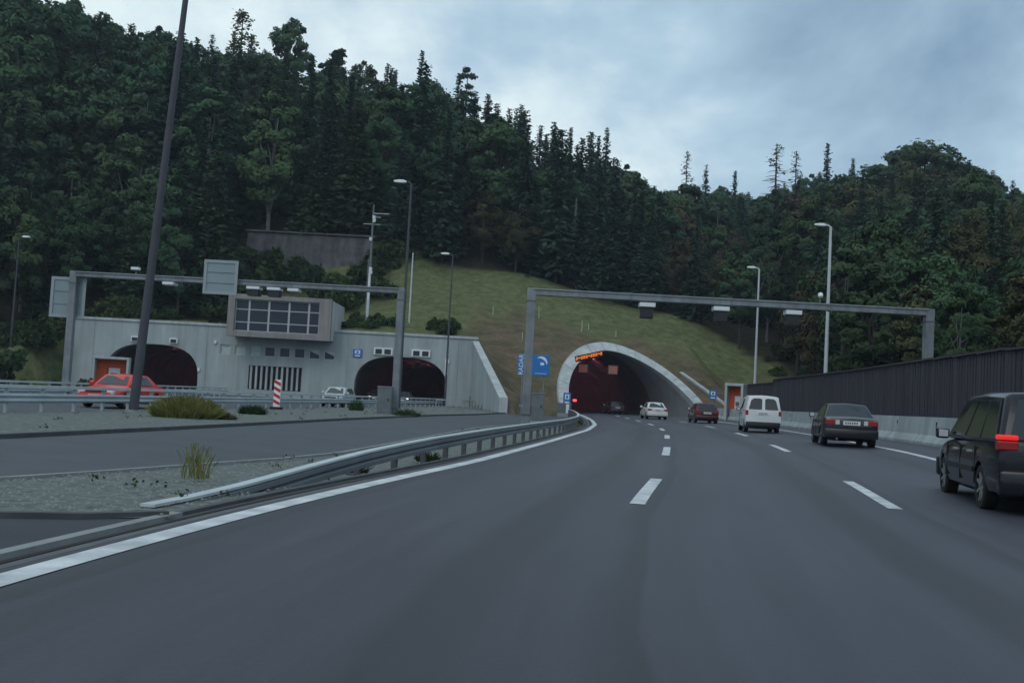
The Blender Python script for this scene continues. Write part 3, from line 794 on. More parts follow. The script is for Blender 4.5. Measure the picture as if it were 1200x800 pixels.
for a, b in zip(xs, xs[1:]):
    wnd = MB()
    wnd.box(a - BX, a + .1 - BX, -2.75, -2.6, 7.0, 10.5).box(b - .1 - BX, b - BX, -2.75, -2.6, 7.0, 10.5)
    for z in (7.0, 7.95, 9.35, 10.4): wnd.box(a + .1 - BX, b - .1 - BX, -2.75, -2.6, z, z + .1)
    wo = wnd.build('window', ALU, bld)
    for z0, z1 in ((7.1, 7.95), (8.05, 9.35), (9.45, 10.4)):
        B(a + .1, b - .1, 111.31, 111.33, z0, z1, 'pane', WGLASS, wo)
B(-29, -22, 114.5, 116, 6.9, 7.7, 'desk', CONC_D)
# tubes behind the mouths
for cx, mth in zip((-39.85, -12.15), MOUTHS):
    VV = []; FF = []; n2 = len(mth)
    for y in (115.08, 118, 125, 140, 160):
        VV += [(x - BX, y - BY, z) for x, z in mth]
    for j in range(4):
        for i in range(n2 - 1): FF.append((j * n2 + i, j * n2 + i + 1, (j + 1) * n2 + i + 1, (j + 1) * n2 + i))
    FF.append(tuple(range(4 * n2, 5 * n2)))
    tb = mesh('tunnel_lining', VV, FF, TUN, bld, smooth=True)
    for y in (124, 132, 141):
        for sx in (-.9, .9): shielded_lamp((cx + sx - BX, y - BY, 4.75), (0, 1, 0), tb, SODIUM_W)
# wing wall
ww = empty('wing_wall', (-4, 114, 0)); tag(ww, 'triangular concrete wing wall falling from the portal building towards the side road', 'retaining wall')
a, b = Vector((-4.05, 113.98, 0)), Vector((-0.45, 84, 0)); o0 = Vector((-4, 114, 0))
nrm = Vector((b - a)).normalized().cross(Vector((0, 0, 1))) * 0.22
VV = []
for sg in (-1, 1):
    for p, z in ((a, -0.2), (b, -0.2), (b, 1.05), (a, 7.2)): VV.append(p - o0 + nrm * sg + Vector((0, 0, z)))
mesh('wall', VV, [(0, 1, 2, 3), (7, 6, 5, 4), (0, 4, 5, 1), (1, 5, 6, 2), (2, 6, 7, 3), (3, 7, 4, 0)], CONC_W, ww)
mb = MB(); mb.beam(a - o0 + Vector((0, 0, 7.3)), b - o0 + Vector((0, 0, 1.15)), 0.7, 0.22)
mb.build('coping', CONC_L, ww)
MB().box(b.x - o0.x - .36, b.x - o0.x + .36, b.y - o0.y - .35, b.y - o0.y - .02, -.2, 1.2).build('end_post', CONC_L, ww)

# ------------------------------------------------------------------ stone retaining wall up on the slope
sw = empty('stone_wall', (-28.6, 140, 15)); tag(sw, 'dark grey stone retaining wall on the slope behind the control room', 'wall')
MB().box(-8.5, 8.6, 0.0, 0.9, -1.5, 7.2).build('wall', STONE, sw)
MB().box(-8.8, 9.1, -0.3, 1.2, 7.3, 7.5).build('coping', STONE, sw)

# ------------------------------------------------------------------ barrier and noise wall on the right
def RP3(s, y): return Vector(RP(s, y))
cb = empty('concrete_barrier', RP(12.9, 45)); tag(cb, 'pale concrete safety barrier along the right edge of the motorway', 'barrier')
cbo = Vector(cb.location)
y = -12.0; k = 0
while y < 101:
    ln = 5.9; y1 = min(y + ln, 102)
    VV = []; FF = []
    prof = [(-0.34, -0.05), (-0.34, 0.10), (-0.17, 0.36), (-0.10, 1.02), (0.10, 1.02), (0.17, 0.36), (0.34, 0.10), (0.34, -0.05)]
    ns = 3
    for j in range(ns + 1):
        yy = y + (y1 - y) * j / ns
        for s, h in prof: VV.append(RP3(13.05 + s, yy) + Vector((0, 0, h)) - cbo)
    m_ = len(prof)
    for j in range(ns):
        for i in range(m_): FF.append((j * m_ + i, j * m_ + (i + 1) % m_, (j + 1) * m_ + (i + 1) % m_, (j + 1) * m_ + i))
    FF += [tuple(range(m_)), tuple(range(ns * m_, ns * m_ + m_))]
    seg = mesh('barrier_segment', VV, FF, CONC_B, cb)
    # lifting slot in the face of each element
    p = RP3(12.93, (y + y1) / 2) - cbo
    MB().box(p.x - .02, p.x + .03, p.y - .05, p.y + .05, p.z + .5, p.z + .85).build('lifting_slot', SLOT, seg)
    y = y1 + 0.05
nb = empty('noise_barrier', RP(14.2, 45)); tag(nb, 'dark brown timber noise barrier wall behind the concrete barrier', 'noise barrier')
nbo = Vector(nb.location)
def nbs(y): return 14.2 + (0.3 if y <= 33.5 else 0) + 1.9 * float(smooth01(78, 90, y))
def nb_panel(ya, yb, top, sA, sB):
    A = RP3(sA, ya); Bp = RP3(sB, yb); base = min(A.z, Bp.z) + 0.05
    d = (Bp - A); d.z = 0; L = d.length; d.normalize(); nv = Vector((-d.y, d.x, 0))     # nv points to the road side
    V = []; F = []
    nbd = 12; 
    for i in range(nbd):
        a = A + d * (0.12 + (L - 0.24) * i / nbd); b = A + d * (0.12 + (L - 0.24) * (i + 0.95) / nbd)
        o_ = 0.05 + 0.02 * ((i * 7) % 3)
        bi = len(V)
        for q, off in ((a, -0.06), (b, -0.06), (b, o_), (a, o_)):
            for z in (base, top): V.append(Vector((q.x, q.y, z)) + nv * off - nbo)
        F += [(bi, bi + 2, bi + 3, bi + 1), (bi + 2, bi + 4, bi + 5, bi + 3), (bi + 4, bi + 6, bi + 7, bi + 5), (bi + 6, bi, bi + 1, bi + 7), (bi + 1, bi + 3, bi + 5, bi + 7)]
    bi = len(V)
    for q in (A + d * .06, Bp - d * .06):
        for off in (-.06, 0.03):
            for z in (base, top - .03): V.append(Vector((q.x, q.y, z)) + nv * off - nbo)
    F += [(bi, bi + 4, bi + 5, bi + 1), (bi + 2, bi + 3, bi + 7, bi + 6), (bi + 1, bi + 5, bi + 7, bi + 3)]
    mesh('timber_panel', V, F, WOODB, nb)
    MB().box(A.x - nbo.x - .09, A.x - nbo.x + .09, A.y - nbo.y - .1, A.y - nbo.y + .1, -.3, top + .06 - nbo.z).build('post', WOODP, nb)
    c0, c1 = A + nv * .05, Bp + nv * .05
    MB().beam(Vector((c0.x, c0.y, top + .04)) - nbo, Vector((c1.x, c1.y, top + .04)) - nbo, 0.26, 0.07).build('cap_rail', WOODP, nb)
y = -10.0
while y < 103.5:
    top = 3.72 if y > 45 else 3.72 - .012 * (45 - y)
    nb_panel(y, y + 3.0, top, nbs(y), nbs(y + 3))
    y += 3.0

# ------------------------------------------------------------------ guard rail on the left of the motorway
def sweep(name, path, prof, mt, parent, org, smooth=False):
    """path: list of (point, right vector); prof: closed list of (offset, height)"""
    V = []; F = []; n = len(prof)
    for p, r_ in path:
        for o, h in prof: V.append(Vector(p) + Vector(r_) * o + Vector((0, 0, h)) - org)
    for j in range(len(path) - 1):
        for i in range(n): F.append((j * n + i, j * n + (i + 1) % n, (j + 1) * n + (i + 1) % n, (j + 1) * n + i))
    F += [tuple(range(n))[::-1], tuple(range((len(path) - 1) * n, len(path) * n))]
    o = mesh(name, V, F, mt, parent, smooth)
    bm = bmesh.new(); bm.from_mesh(o.data); bmesh.ops.recalc_face_normals(bm, faces=bm.faces); bm.to_mesh(o.data); bm.free()
    return o
gr = empty('guard_rail', RP(-1.15, 30)); tag(gr, 'grey steel guard rail on short posts rising from the gravel beside the edge line', 'guard rail')
gro = Vector(gr.location)
def gh(y): return float(np.interp(y, [9.6, 10.5, 11.5, 12.5, 14, 16, 18, 20, 25, 30, 50, 102], [.0, .0, .03, .075, .15, .24, .30, .34, .38, .40, .40, .41]))
WP = [(0.03, 0.0), (0.08, -0.02), (0.08, -0.08), (0.03, -0.11), (0.08, -0.14), (0.08, -0.20), (0.03, -0.22), (-0.01, -0.22), (0.04, -0.19), (0.04, -0.15), (-0.01, -0.11), (0.04, -0.07), (0.04, -0.03), (-0.03, -0.01)]
path = []
ys = list(np.arange(9.6, 18, 0.7)) + list(np.arange(18, 102.1, 2.0))
for y in ys:
    p = RP3(-0.98, y); d = dXL(y); n = math.hypot(1, d)
    p.z = gh(y); path.append((p, (1 / n, -d / n, 0)))
sweep('beam', path, WP, RAIL_F, gr, gro)
sweep('top_rail', path, [(0.075, 0.003), (0.075, 0.032), (-0.07, 0.032), (-0.07, 0.003)], RAILTOP, gr, gro)  # lit upper side of the beam as a strip, brightness put into its colour
y = 14.0; kk = 0
pm = MB().box(-.05, .05, -.04, .04, -.75, 0).build('post', POST_D, gr); pm_me = pm.data; first = True
while y < 101.5:
    p = RP3(-1.08, y) - gro
    o = pm if first else link('post', pm_me, gr); first = False
    o.location = (p.x, p.y, gh(y)); o.rotation_euler = (0, 0, heading(y)); y += 1.85
p = RP3(-1.1, 102.4) - gro
MB().box(p.x - .16, p.x + .16, p.y - .1, p.y + .1, -.1, 0.95).build('end_marker', SWHITE, gr, bevel=.03)

def steel_rail(name, pts, label, top, two, spacing, mt=RAIL_L):
    g = empty(name, (pts[0][0], pts[0][1], 0)); tag(g, label, 'guard rail'); o0 = Vector(g.location)
    P = [Vector((x, y, 0)) for x, y in pts]
    path = []
    for i, p in enumerate(P):
        d = (P[min(i + 1, len(P) - 1)] - P[max(i - 1, 0)]).normalized(); path.append((p, (d.y, -d.x, 0)))
    sweep('top_rail', path, [(0.07, top), (0.07, top - .10), (-.07, top - .10), (-.07, top)], RAILTOP, g, o0)
    if two: sweep('beam', path, [(0.06, top - .26), (0.10, top - .32), (0.06, top - .40), (0.10, top - .48), (0.06, top - .54), (0.0, top - .54), (0.0, top - .26)], mt, g, o0)
    me = None; acc = 0
    for a, b in zip(P, P[1:]):
        L = (b - a).length; t = -acc % spacing if me else 0.0
        t = acc
        while t < L:
            q = a + (b - a) * (t / L) - o0
            if me is None:
                o = MB().box(-.05, .05, -.05, .05, -.1, top - .1).build('post', mt, g); me = o.data
            else: o = link('post', me, g)
            o.location = (q.x, q.y, 0); t += spacing
        acc = t - L
    return g
steel_rail('guard_rail', [(x - .25, y) for x, y in railpts], 'pale two rail steel guard rail between gravel verge and opposite carriageway', 0.85, True, 2.0)
steel_rail('guard_rail', [(-20.5, 12), (-21.4, 30), (-22.6, 45), (-24.5, 65), (-26.2, 84), (-27.5, 100)], 'distant steel guard rail behind the red car', 0.85, True, 2.5)
steel_rail('guard_rail', [(-16.6, 108.5), (-12, 107.5), (-8.0, 107.5)][:0] or [(-7.0, 99), (-4.6, 101), (-3.6, 106)], 'short steel rail beside the lamp at the wing wall', 0.8, False, 1.2)

# ------------------------------------------------------------------ gantries
def gantry(name, x0, x1, y, h, w, label, base_z=-.45, mt=GALV):
    g = empty(name, (x0, y, 0)); tag(g, label, 'gantry')
    L = x1 - x0; t = w / 2
    MB().box(-t, t, -t, t, base_z, h - .02).build('leg', mt, g, bevel=.02)
    MB().box(L - t, L + t, -t, t, base_z, h - .02).build('leg', mt, g, bevel=.02)
    MB().box(-t - .02, L + t + .02, -t * .9, t * .9, h - w * .62, h + w * .2).build('beam', mt, g, bevel=.03)
    for k in range(1, int(L // 5)):
        xx = L * k / int(L // 5)
        MB().box(xx - .03, xx + .03, -t * .9 - .04, t * .9 + .04, h - w * .62 - .04, h + w * .2 + .04).build('flange', GALV_D, g)
    MB().tube([(.1, -t * .9 - .05, h + w * .05), (L - .1, -t * .9 - .05, h + w * .05)], .025, 6).build('cable_conduit', GALV_D, g)
    for xx in (0, L):
        MB().box(xx - t - .05, xx + t + .05, -t - .05, t + .05, .35, .41).build('base_flange', GALV_D, g)
        MB().box(xx - t - .04, xx + t + .04, -t - .04, t + .04, h - w * .62 - .35, h - w * .62 - .29).build('flange', GALV_D, g)
        MB().box(xx - t * 2, xx + t * 2, -t * 2, t * 2, base_z, base_z + .2).build('footing', CONC, g)
    return g
gl = gantry('sign_gantry', -23.75, -6.1, 55, 6.75, 0.36, 'left grey steel gantry carrying two sign panels seen from behind')
def sign_back(parent, x0, x1, y, z0, z1):
    s = MB().box(x0, x1, y - .08, y + .08, z0, z1).build('sign_panel', SIGNB, parent, bevel=.015)
    f_ = MB()
    f_.box(x0 - .06, x1 + .06, y - .13, y - .085, z1 - .1, z1 + .06).box(x0 - .06, x1 + .06, y - .13, y - .085, z0 - .06, z0 + .1)
    f_.box(x0 - .06, x0 + .1, y - .13, y - .085, z0 + .1, z1 - .1).box(x1 - .1, x1 + .06, y - .13, y - .085, z0 + .1, z1 - .1)
    f_.build('frame', SIGNF, s)
    for k in (1, 2):
        z = z0 + (z1 - z0) * k / 3
        MB().box(x0 + .12, x1 - .12, y - .12, y - .085, z - .03, z + .03).build('rib', SIGNB, s)
    return s
sign_back(gl, -1.25, 0.52, 0.34, 4.38, 6.45)
sign_back(gl, 7.15, 8.85, -0.34, 6.0, 7.72)
for x, wd in ((5.2, .6), (9.75, .7), (10.85, .7), (11.9, .6)):
    u = MB().box(x - wd / 2, x + wd / 2, -.45, .35, 6.32, 6.47).build('luminaire', LAMPW, gl, bevel=.02)
    if wd > .65: MB().box(x - wd / 2 + .05, x + wd / 2 - .05, -.4, .3, 6.0, 6.31).build('housing', DARK, u)
gd = MB().tube([(3.3, 0, 6.85), (3.3, 0, 7.05)], .03, 6).build('camera_stalk', GALV, gl)
MB().box(3.05, 3.5, -.15, .15, 7.05, 7.2).build('camera', LAMPW, gd, bevel=.03)
gr_ = gantry('sign_gantry', 0.98, 23.6, 58, 7.42, 0.48, 'right grey steel gantry spanning the motorway in front of the tunnel')
for x in (7.55, 11.75, 15.85):
    xx = x - .98
    u = MB().box(xx - .45, xx + .45, -.35, .35, 6.78, 7.02).build('signal_cap', LAMPW, gr_, bevel=.02)
    MB().box(xx - .36, xx + .36, -.25, .25, 6.15, 6.77).build('signal_box', DARK, u, bevel=.03)
    MB().box(xx - .28, xx + .28, -.275, -.255, 6.24, 6.68).build('signal_face', TRIM, u)
st = MB().tube([(16.4, 0, 7.5), (16.4, 0, 7.82)], .04, 6).build('camera_stalk', GALV_D, gr_)
MB().tube([(16.4, -.16, 7.88), (16.4, -.05, 8.0), (16.4, .12, 7.98)], [.09, .16, .10], 8).build('camera', LAMPW, st, True)
def cabinet(name, x, y, w, d, h, label):
    o = empty(name, (x, y, 0)); tag(o, label, 'cabinet')
    MB().box(-w / 2, w / 2, -d / 2, d / 2, .06, h).build('body', GALV_D, o, bevel=.02)
    MB().box(-w / 2 - .03, w / 2 + .03, -d / 2 - .03, d / 2 + .03, h + .002, h + .06).build('lid', GALV, o)
    MB().box(-w / 2 + .06, w / 2 - .06, -d / 2 - .02, -d / 2 - .004, .16, h - .1).build('door', GALV_D, o)
    MB().box(w / 2 - .2, w / 2 - .14, -d / 2 - .045, -d / 2 - .022, h * .5, h * .5 + .15).build('handle', TRIM, o)
    MB().box(-w / 2 - .05, w / 2 + .05, -d / 2 - .05, d / 2 + .05, -.4, .058).build('plinth', CONC, o)
cabinet('control_cabinet', -6.55, 54.2, .75, .5, 1.45, 'grey steel cabinet at the foot of the left gantry')
cabinet('control_cabinet', 1.62, 56.7, .68, .5, 1.55, 'grey steel cabinet at the foot of the right gantry')
cabinet('control_cabinet', 5.6, 102.6, 1.3, .6, 1.0, 'low grey cabinet beside the left foot of the right tunnel arch')

# ------------------------------------------------------------------ street lamps
def lamp(x, y, zb, h, r0, r1, side, label, mt, headscale=1.0):
    o = empty('street_lamp', (x, y, zb)); tag(o, label, 'street lamp')
    MB().tube([(0, 0, -.4), (0, 0, 1.4), (0, 0, h * .5), (0, 0, h)], [r0, r0, (r0 + r1) / 2, r1], 12).build('pole', mt, o, True)
    MB().tube([(0, 0, h - .02), (side * .18, 0, h + .12), (side * .5, 0, h + .17)], [r1 * .95, r1 * .7, r1 * .6], 8).build('arm', mt, o, True)
    hs = headscale
    V = []
    for t, w, z0, z1 in ((.35, .06, .10, .22), (.55, .15, .06, .28), (.9, .17, .06, .27), (1.25, .10, .10, .22)):
        V += [(side * t * hs, -w, .1 + z0 + h - .1), (side * t * hs, w, .1 + z0 + h - .1), (side * t * hs, w * .7, h + z1), (side * t * hs, -w * .7, h + z1)]
    F = [(3, 2, 1, 0), (12, 13, 14, 15)]
    for j in range(3):
        for i in range(4): F.append((j * 4 + i, j * 4 + (i + 1) % 4, j * 4 + 4 + (i + 1) % 4, j * 4 + 4 + i))
    MB().add(V, F).build('head', LAMPW, o, True, bevel=.015)
    MB().tube([(0, 0, -.3), (0, 0, .12)], r0 * 1.7, 12).build('base', CONC, o)
    return o
lm = lamp(-13.13, 36, 0.0, 16.2, 0.165, 0.095, -1, 'tall dark lamp mast in the left foreground, its top out of the picture', POLE_D)
lm.rotation_euler = (0, R(3.1), 0)
lamp(-56.2, 115, tz(-56.2, 115), 16.4 - tz(-56.2, 115), 0.12, 0.07, 1, 'dark street lamp before the forest at the far left edge', POLE_D)
lamp(-7.72, 72, 0.0, 16.0, 0.13, 0.075, -1, 'dark street lamp behind the right leg of the left gantry', POLE_D)
lamp(-6.55, 105, 0.0, 15.6, 0.12, 0.07, -1, 'dark street lamp right of the middle tunnel mouth', POLE_D)
lamp(24.85, 104, tz(24.85, 104), 15.7 - tz(24.85, 104), 0.15, 0.09, -1, 'shorter pale street lamp behind the noise barrier near the white van', POLE_L)
lamp(24.0, 78, tz(24, 78), 15.6 - tz(24, 78), 0.17, 0.1, -1, 'taller pale street lamp behind the noise barrier above the black sedan', POLE_L)

# antenna mast and white post on the slope
am = empty('antenna_mast', (-17.0, 119, tz(-17, 119))); tag(am, 'white antenna mast with cross arms behind the control room', 'antenna mast')
zb = am.location.z; H = 23.0 - zb
MB().tube([(0, 0, -.3), (0, 0, 3.2)], .17, 8).build('lower_pole', POLE_L, am, True)
MB().tube([(0, 0, 3.2), (0, 0, 7)], .15, 8).build('painted_pole', WHITE, am, True)
MB().tube([(0, 0, 7), (0, 0, H)], [.15, .09], 8).build('upper_pole', GALV_D, am, True)
MB().tube([(-.25, 0, -.3), (-.25, 0, H * .55)], .04, 6).build('cable_duct', GALV, am)
for z, a, b in ((H - 1.0, -.1, 1.9), (H - 2.3, -1.1, .8), (H - 1.45, .2, .9)):
    MB().beam((a, 0, z), (b, 0, z), .07, .07).build('cross_arm', POLE_L, am)
for z, x in ((H - 1.5, .15), (H - 1.9, .2), (H - 4.1, -.1), (H - 7.6, .1), (H - 8.0, .15)):
    MB().tube([(x, -.28, z - .18), (x, -.28, z + .18)], [.16, .2], 8).build('antenna', LAMPW, am, True)
MB().beam((0, 0, H - 2.3), (.55, 0, H - 1.0), .05, .05).build('brace', GALV, am)
wp = MB().tube([(0, 0, -.4), (0, 0, 8.4)], [.11, .08], 8).build('marker_post', POLE_L, None, True)
wp.location = (-12.4, 122, tz(-12.4, 122)); tag(wp, 'bare white post on the grass behind the left gantry leg', 'post')
# white stakes with young plants on the slope
for px, py_ in ((-2.5, 126), (3.2, 127.5), (8.4, 124), (9.3, 125.5), (12.4, 122.5), (1.2, 119)):
    h = rnd.uniform(.7, 2.0)
    o = MB().tube([(0, 0, -.3), (rnd.uniform(-.06, .06), 0, h)], .035, 5).build('planting_stake', POLE_L)
    o.location = (px, py_, tz(px, py_)); tag(o, 'thin pale stake standing in the grass above the right tunnel', 'stake', 'planting stakes on the slope')

# ------------------------------------------------------------------ emergency cabins (white frame, orange inside)
def cabin(x, y, z, w, d, h, rz, label):
    o = empty('emergency_cabin', (x, y, z), rz); tag(o, label, 'emergency cabin')
    t = .22
    MB().box(-w / 2, -w / 2 + t, -d / 2, d / 2, -.1, h).build('side_wall', CONC_L, o, bevel=.02)
    MB().box(w / 2 - t, w / 2, -d / 2, d / 2, -.1, h).build('side_wall', CONC_L, o, bevel=.02)
    MB().box(-w / 2 - .02, w / 2 + .02, -d / 2 - .02, d / 2 + .02, h + .003, h + .25).build('roof', CONC_L, o, bevel=.03)
    bk = MB().box(-w / 2 + t + .003, w / 2 - t - .003, d / 2 - .15, d / 2 - .02, -.1, h - .01).build('back_panel', ORANGE, o)
    MB().box(-w * .1, w * .22, d / 2 - .4, d / 2 - .16, .9, h * .72).build('phone_box', SWHITE, o, bevel=.03)
    MB().box(-w * .04, w * .16, d / 2 - .43, d / 2 - .41, 1.3, h * .55).build('phone_panel', GALV_D, o)
    MB().box(-w / 2 + t + .01, -w * .16, d / 2 - .3, d / 2 - .16, .1, h * .9).build('door', ORANGE, o)
    return o
cabin(-41.2, 106, 0, 3.5, 2.0, 3.1, 0.25, 'orange lined emergency cabin with white frame before the left tunnel mouth')
cabin(20.2, 91.5, .3, 1.65, 1.5, 3.05, -0.45, 'orange lined emergency cabin with white frame behind the white van')
# red-white guide beacon
bc = empty('guide_beacon', (-11.75, 52, .045)); tag(bc, 'red and white striped guide beacon on the gravel verge', 'beacon')
MB().box(-.3, .3, -.2, .2, 0, .12).build('foot', BLACK, bc, bevel=.03)
pl = MB().box(-.17, .17, -.03, .03, .121, 1.5).build('panel', SWHITE, bc, bevel=.01)
for k in range(4):
    z = .22 + k * .33
    V = [(-.165, -.034, z + .30), (-.165, -.034, z + .13), (.165, -.034, z - .04 if k else z - .02), (.165, -.034, z + .13)]
    MB().add(V, [(0, 1, 2, 3)]).build('red_stripe', RED, pl)
# small orange trestle at the slope foot
tr = empty('warning_trestle', (0.85, 88.5, 0)); tag(tr, 'small orange and white warning trestle at the foot of the slope', 'trestle')
MB().box(-.6, .6, -.03, .03, .3, .55).build('board', ORANGE, tr); MB().box(-.6, .6, -.03, .03, .58, .72).build('board', SWHITE, tr)
for sx in (-.45, .45):
    MB().beam((sx, .04, .75), (sx, -.3, -.12), .05, .05, (1, 0, 0)).build('leg', GALV, tr); MB().beam((sx, .04, .75), (sx, .36, -.12), .05, .05, (1, 0, 0)).build('leg', GALV, tr)
MB().tube([(-.3, 0, .72), (-.3, 0, .95)], .1, 8).build('warning_lamp', ORANGE, tr)

# ------------------------------------------------------------------ blue radar notice board
bs = empty('information_sign', (1.9, 85, 0)); tag(bs, 'blue board reading RADAR behind the left leg of the right gantry', 'sign')
MB().box(-1.3, 1.3, -.04, .04, 3.2, 4.95).build('board', BLUE, bs, bevel=.02)
for sx in (-.9, .9): MB().tube([(sx, .1, -.3), (sx, .1, 4.9)], .05, 8).build('post', GALV, bs)
cu = bpy.data.curves.new('lettering', 'FONT'); cu.body = 'RADAR'; cu.size = 0.52; cu.align_x = 'CENTER'; cu.align_y = 'CENTER'; cu.extrude = .002
tmp = bpy.data.objects.new('lettering_source', cu); COL.objects.link(tmp)
bpy.context.view_layer.update()
me = bpy.data.meshes.new_from_object(tmp.evaluated_get(bpy.context.evaluated_depsgraph_get()))
bpy.data.objects.remove(tmp)
me.name = 'lettering'; me.materials.clear()
lt = link('lettering', me, bs, SWHITE)
lt.rotation_euler = (R(90), R(-90), 0); lt.location = (-1.03, -.05, 4.07)
V = []; F = []
for k in range(15):
    t = -0.3 + 2.6 * k / 14; ro, ri = .5, .5 - .05 - .16 * math.sin(math.pi * k / 14)
    c = (.62, 4.33)
    V += [(c[0] + ro * math.cos(t), -.046, c[1] + ro * math.sin(t)), (c[0] + ri * math.cos(t), -.046, c[1] + ri * math.sin(t))]
F = [(2 * k, 2 * k + 2, 2 * k + 3, 2 * k + 1) for k in range(14)]
mesh('sweep_arc', V, F, SWHITE, bs)
MB().box(.55, .85, -.05, -.044, 4.1, 4.32).build('camera_mark', SWHITE, bs)
MB().box(.12, 1.1, -.05, -.044, 3.36, 3.46).build('text_line', mat('sign_text_dim', (0.25, 0.4, 0.6), .5), bs)

# ------------------------------------------------------------------ vehicles (local y = forward, origin on the ground)
def loft_body(name, st, mt, parent, arches):
    """st: stations (y, z_bottom, z_top, half_width)"""
    V = []; F = []
    pr = [(0.0, 0.0, 0), (0.80, 0.0, 0), (0.95, 0.10, 0), (0.995, 0.32, 0), (1.0, 0.58, 0), (0.985, 0.80, 0), (0.93, 0.94, 0), (0.80, 1.0, 0), (0.0, 1.0, 0.025)]
    n = len(pr)
    for (y, zb, zt, w) in st:
        for fx, fz, c in pr: V.append((w * fx, y, zb + (zt - zb) * fz + c))
        for fx, fz, c in pr[1:-1][::-1]: V.append((-w * fx, y, zb + (zt - zb) * fz + c))
    m_ = 2 * n - 2
    for j in range(len(st) - 1):
        for i in range(m_): F.append((j * m_ + i, (j + 1) * m_ + i, (j + 1) * m_ + (i + 1) % m_, j * m_ + (i + 1) % m_))
    F += [tuple(range(m_)), tuple(range((len(st) - 1) * m_, len(st) * m_))[::-1]]
    o = MB().add(V, F).build(name, mt, parent, False)
    if arches:
        cm = MB()
        for (x0, x1, y, z, r_) in arches:
            nn = 20; bse = len(cm.v)
            VV = [(x0, y + r_ * math.cos(2 * math.pi * k / nn), z + r_ * math.sin(2 * math.pi * k / nn)) for k in range(nn)] + [(x1, y + r_ * math.cos(2 * math.pi * k / nn), z + r_ * math.sin(2 * math.pi * k / nn)) for k in range(nn)]
            cm.add(VV, [tuple(range(nn)), tuple(range(nn, 2 * nn))[::-1]] + [(k, nn + k, nn + (k + 1) % nn, (k + 1) % nn) for k in range(nn)])
        c = cm.build('arch_cutter', BLACK, parent)
        md = o.modifiers.new('arch', 'BOOLEAN'); md.operation = 'DIFFERENCE'; md.object = c; md.solver = 'EXACT'
        bpy.context.view_layer.update()
        me = bpy.data.meshes.new_from_object(o.evaluated_get(bpy.context.evaluated_depsgraph_get()))
        o.modifiers.clear(); old = o.data; o.data = me; me.name = name; bpy.data.meshes.remove(old)
        bpy.data.objects.remove(c)
        me.materials.clear(); me.materials.append(mt)
    o.data.polygons.foreach_set('use_smooth', [True] * len(o.data.polygons)); o.data.set_sharp_from_angle(angle=R(32))
    return o

def bil(A, B_, C, D, u, v):
    return (A * (1 - u) + B_ * u) * (1 - v) + (D * (1 - u) + C * u) * v

WHEEL = {}
def wheel(parent, x, y, r_, w, side):
    key = (round(r_, 3), w)
    if key not in WHEEL:
        t = MB(); prof = [(-.5, .68), (-.5, .93), (-.38, 1), (.38, 1), (.5, .93), (.5, .68)]
        nn = 20; V = []; F = []
        for k in range(nn):
            a = 2 * math.pi * k / nn
            for ox, q in prof: V.append((ox * w, r_ * q * math.cos(a), r_ * q * math.sin(a)))
        m_ = len(prof)
        for k in range(nn):
            for i in range(m_): F.append((k * m_ + i, ((k + 1) % nn) * m_ + i, ((k + 1) % nn) * m_ + (i + 1) % m_, k * m_ + (i + 1) % m_))
        a_ = MB().add(V, F).build('tyre', BLACK, None, True)
        rm = MB()
        rm.add([(0.25 * w, 0, 0)] + [(0.34 * w, r_ * .68 * math.cos(2 * math.pi * k / nn), r_ * .68 * math.sin(2 * math.pi * k / nn)) for k in range(nn)], [(0, k + 1, (k + 1) % nn + 1) for k in range(nn)])
        for k in range(7):
            a = 2 * math.pi * k / 7
            rm.beam((.36 * w, r_ * .1 * math.cos(a), r_ * .1 * math.sin(a)), (.42 * w, r_ * .64 * math.cos(a), r_ * .64 * math.sin(a)), r_ * .13, .03, (1, 0, 0))
        b_ = rm.build('rim', RIM)
        WHEEL[key] = (a_.data, b_.data)
        bpy.data.objects.remove(a_); bpy.data.objects.remove(b_)
    wh = empty('wheel', (x, y, r_), 0 if side > 0 else math.pi); wh.parent = parent
    link('tyre', WHEEL[key][0], wh); link('rim', WHEEL[key][1], wh)
    return wh

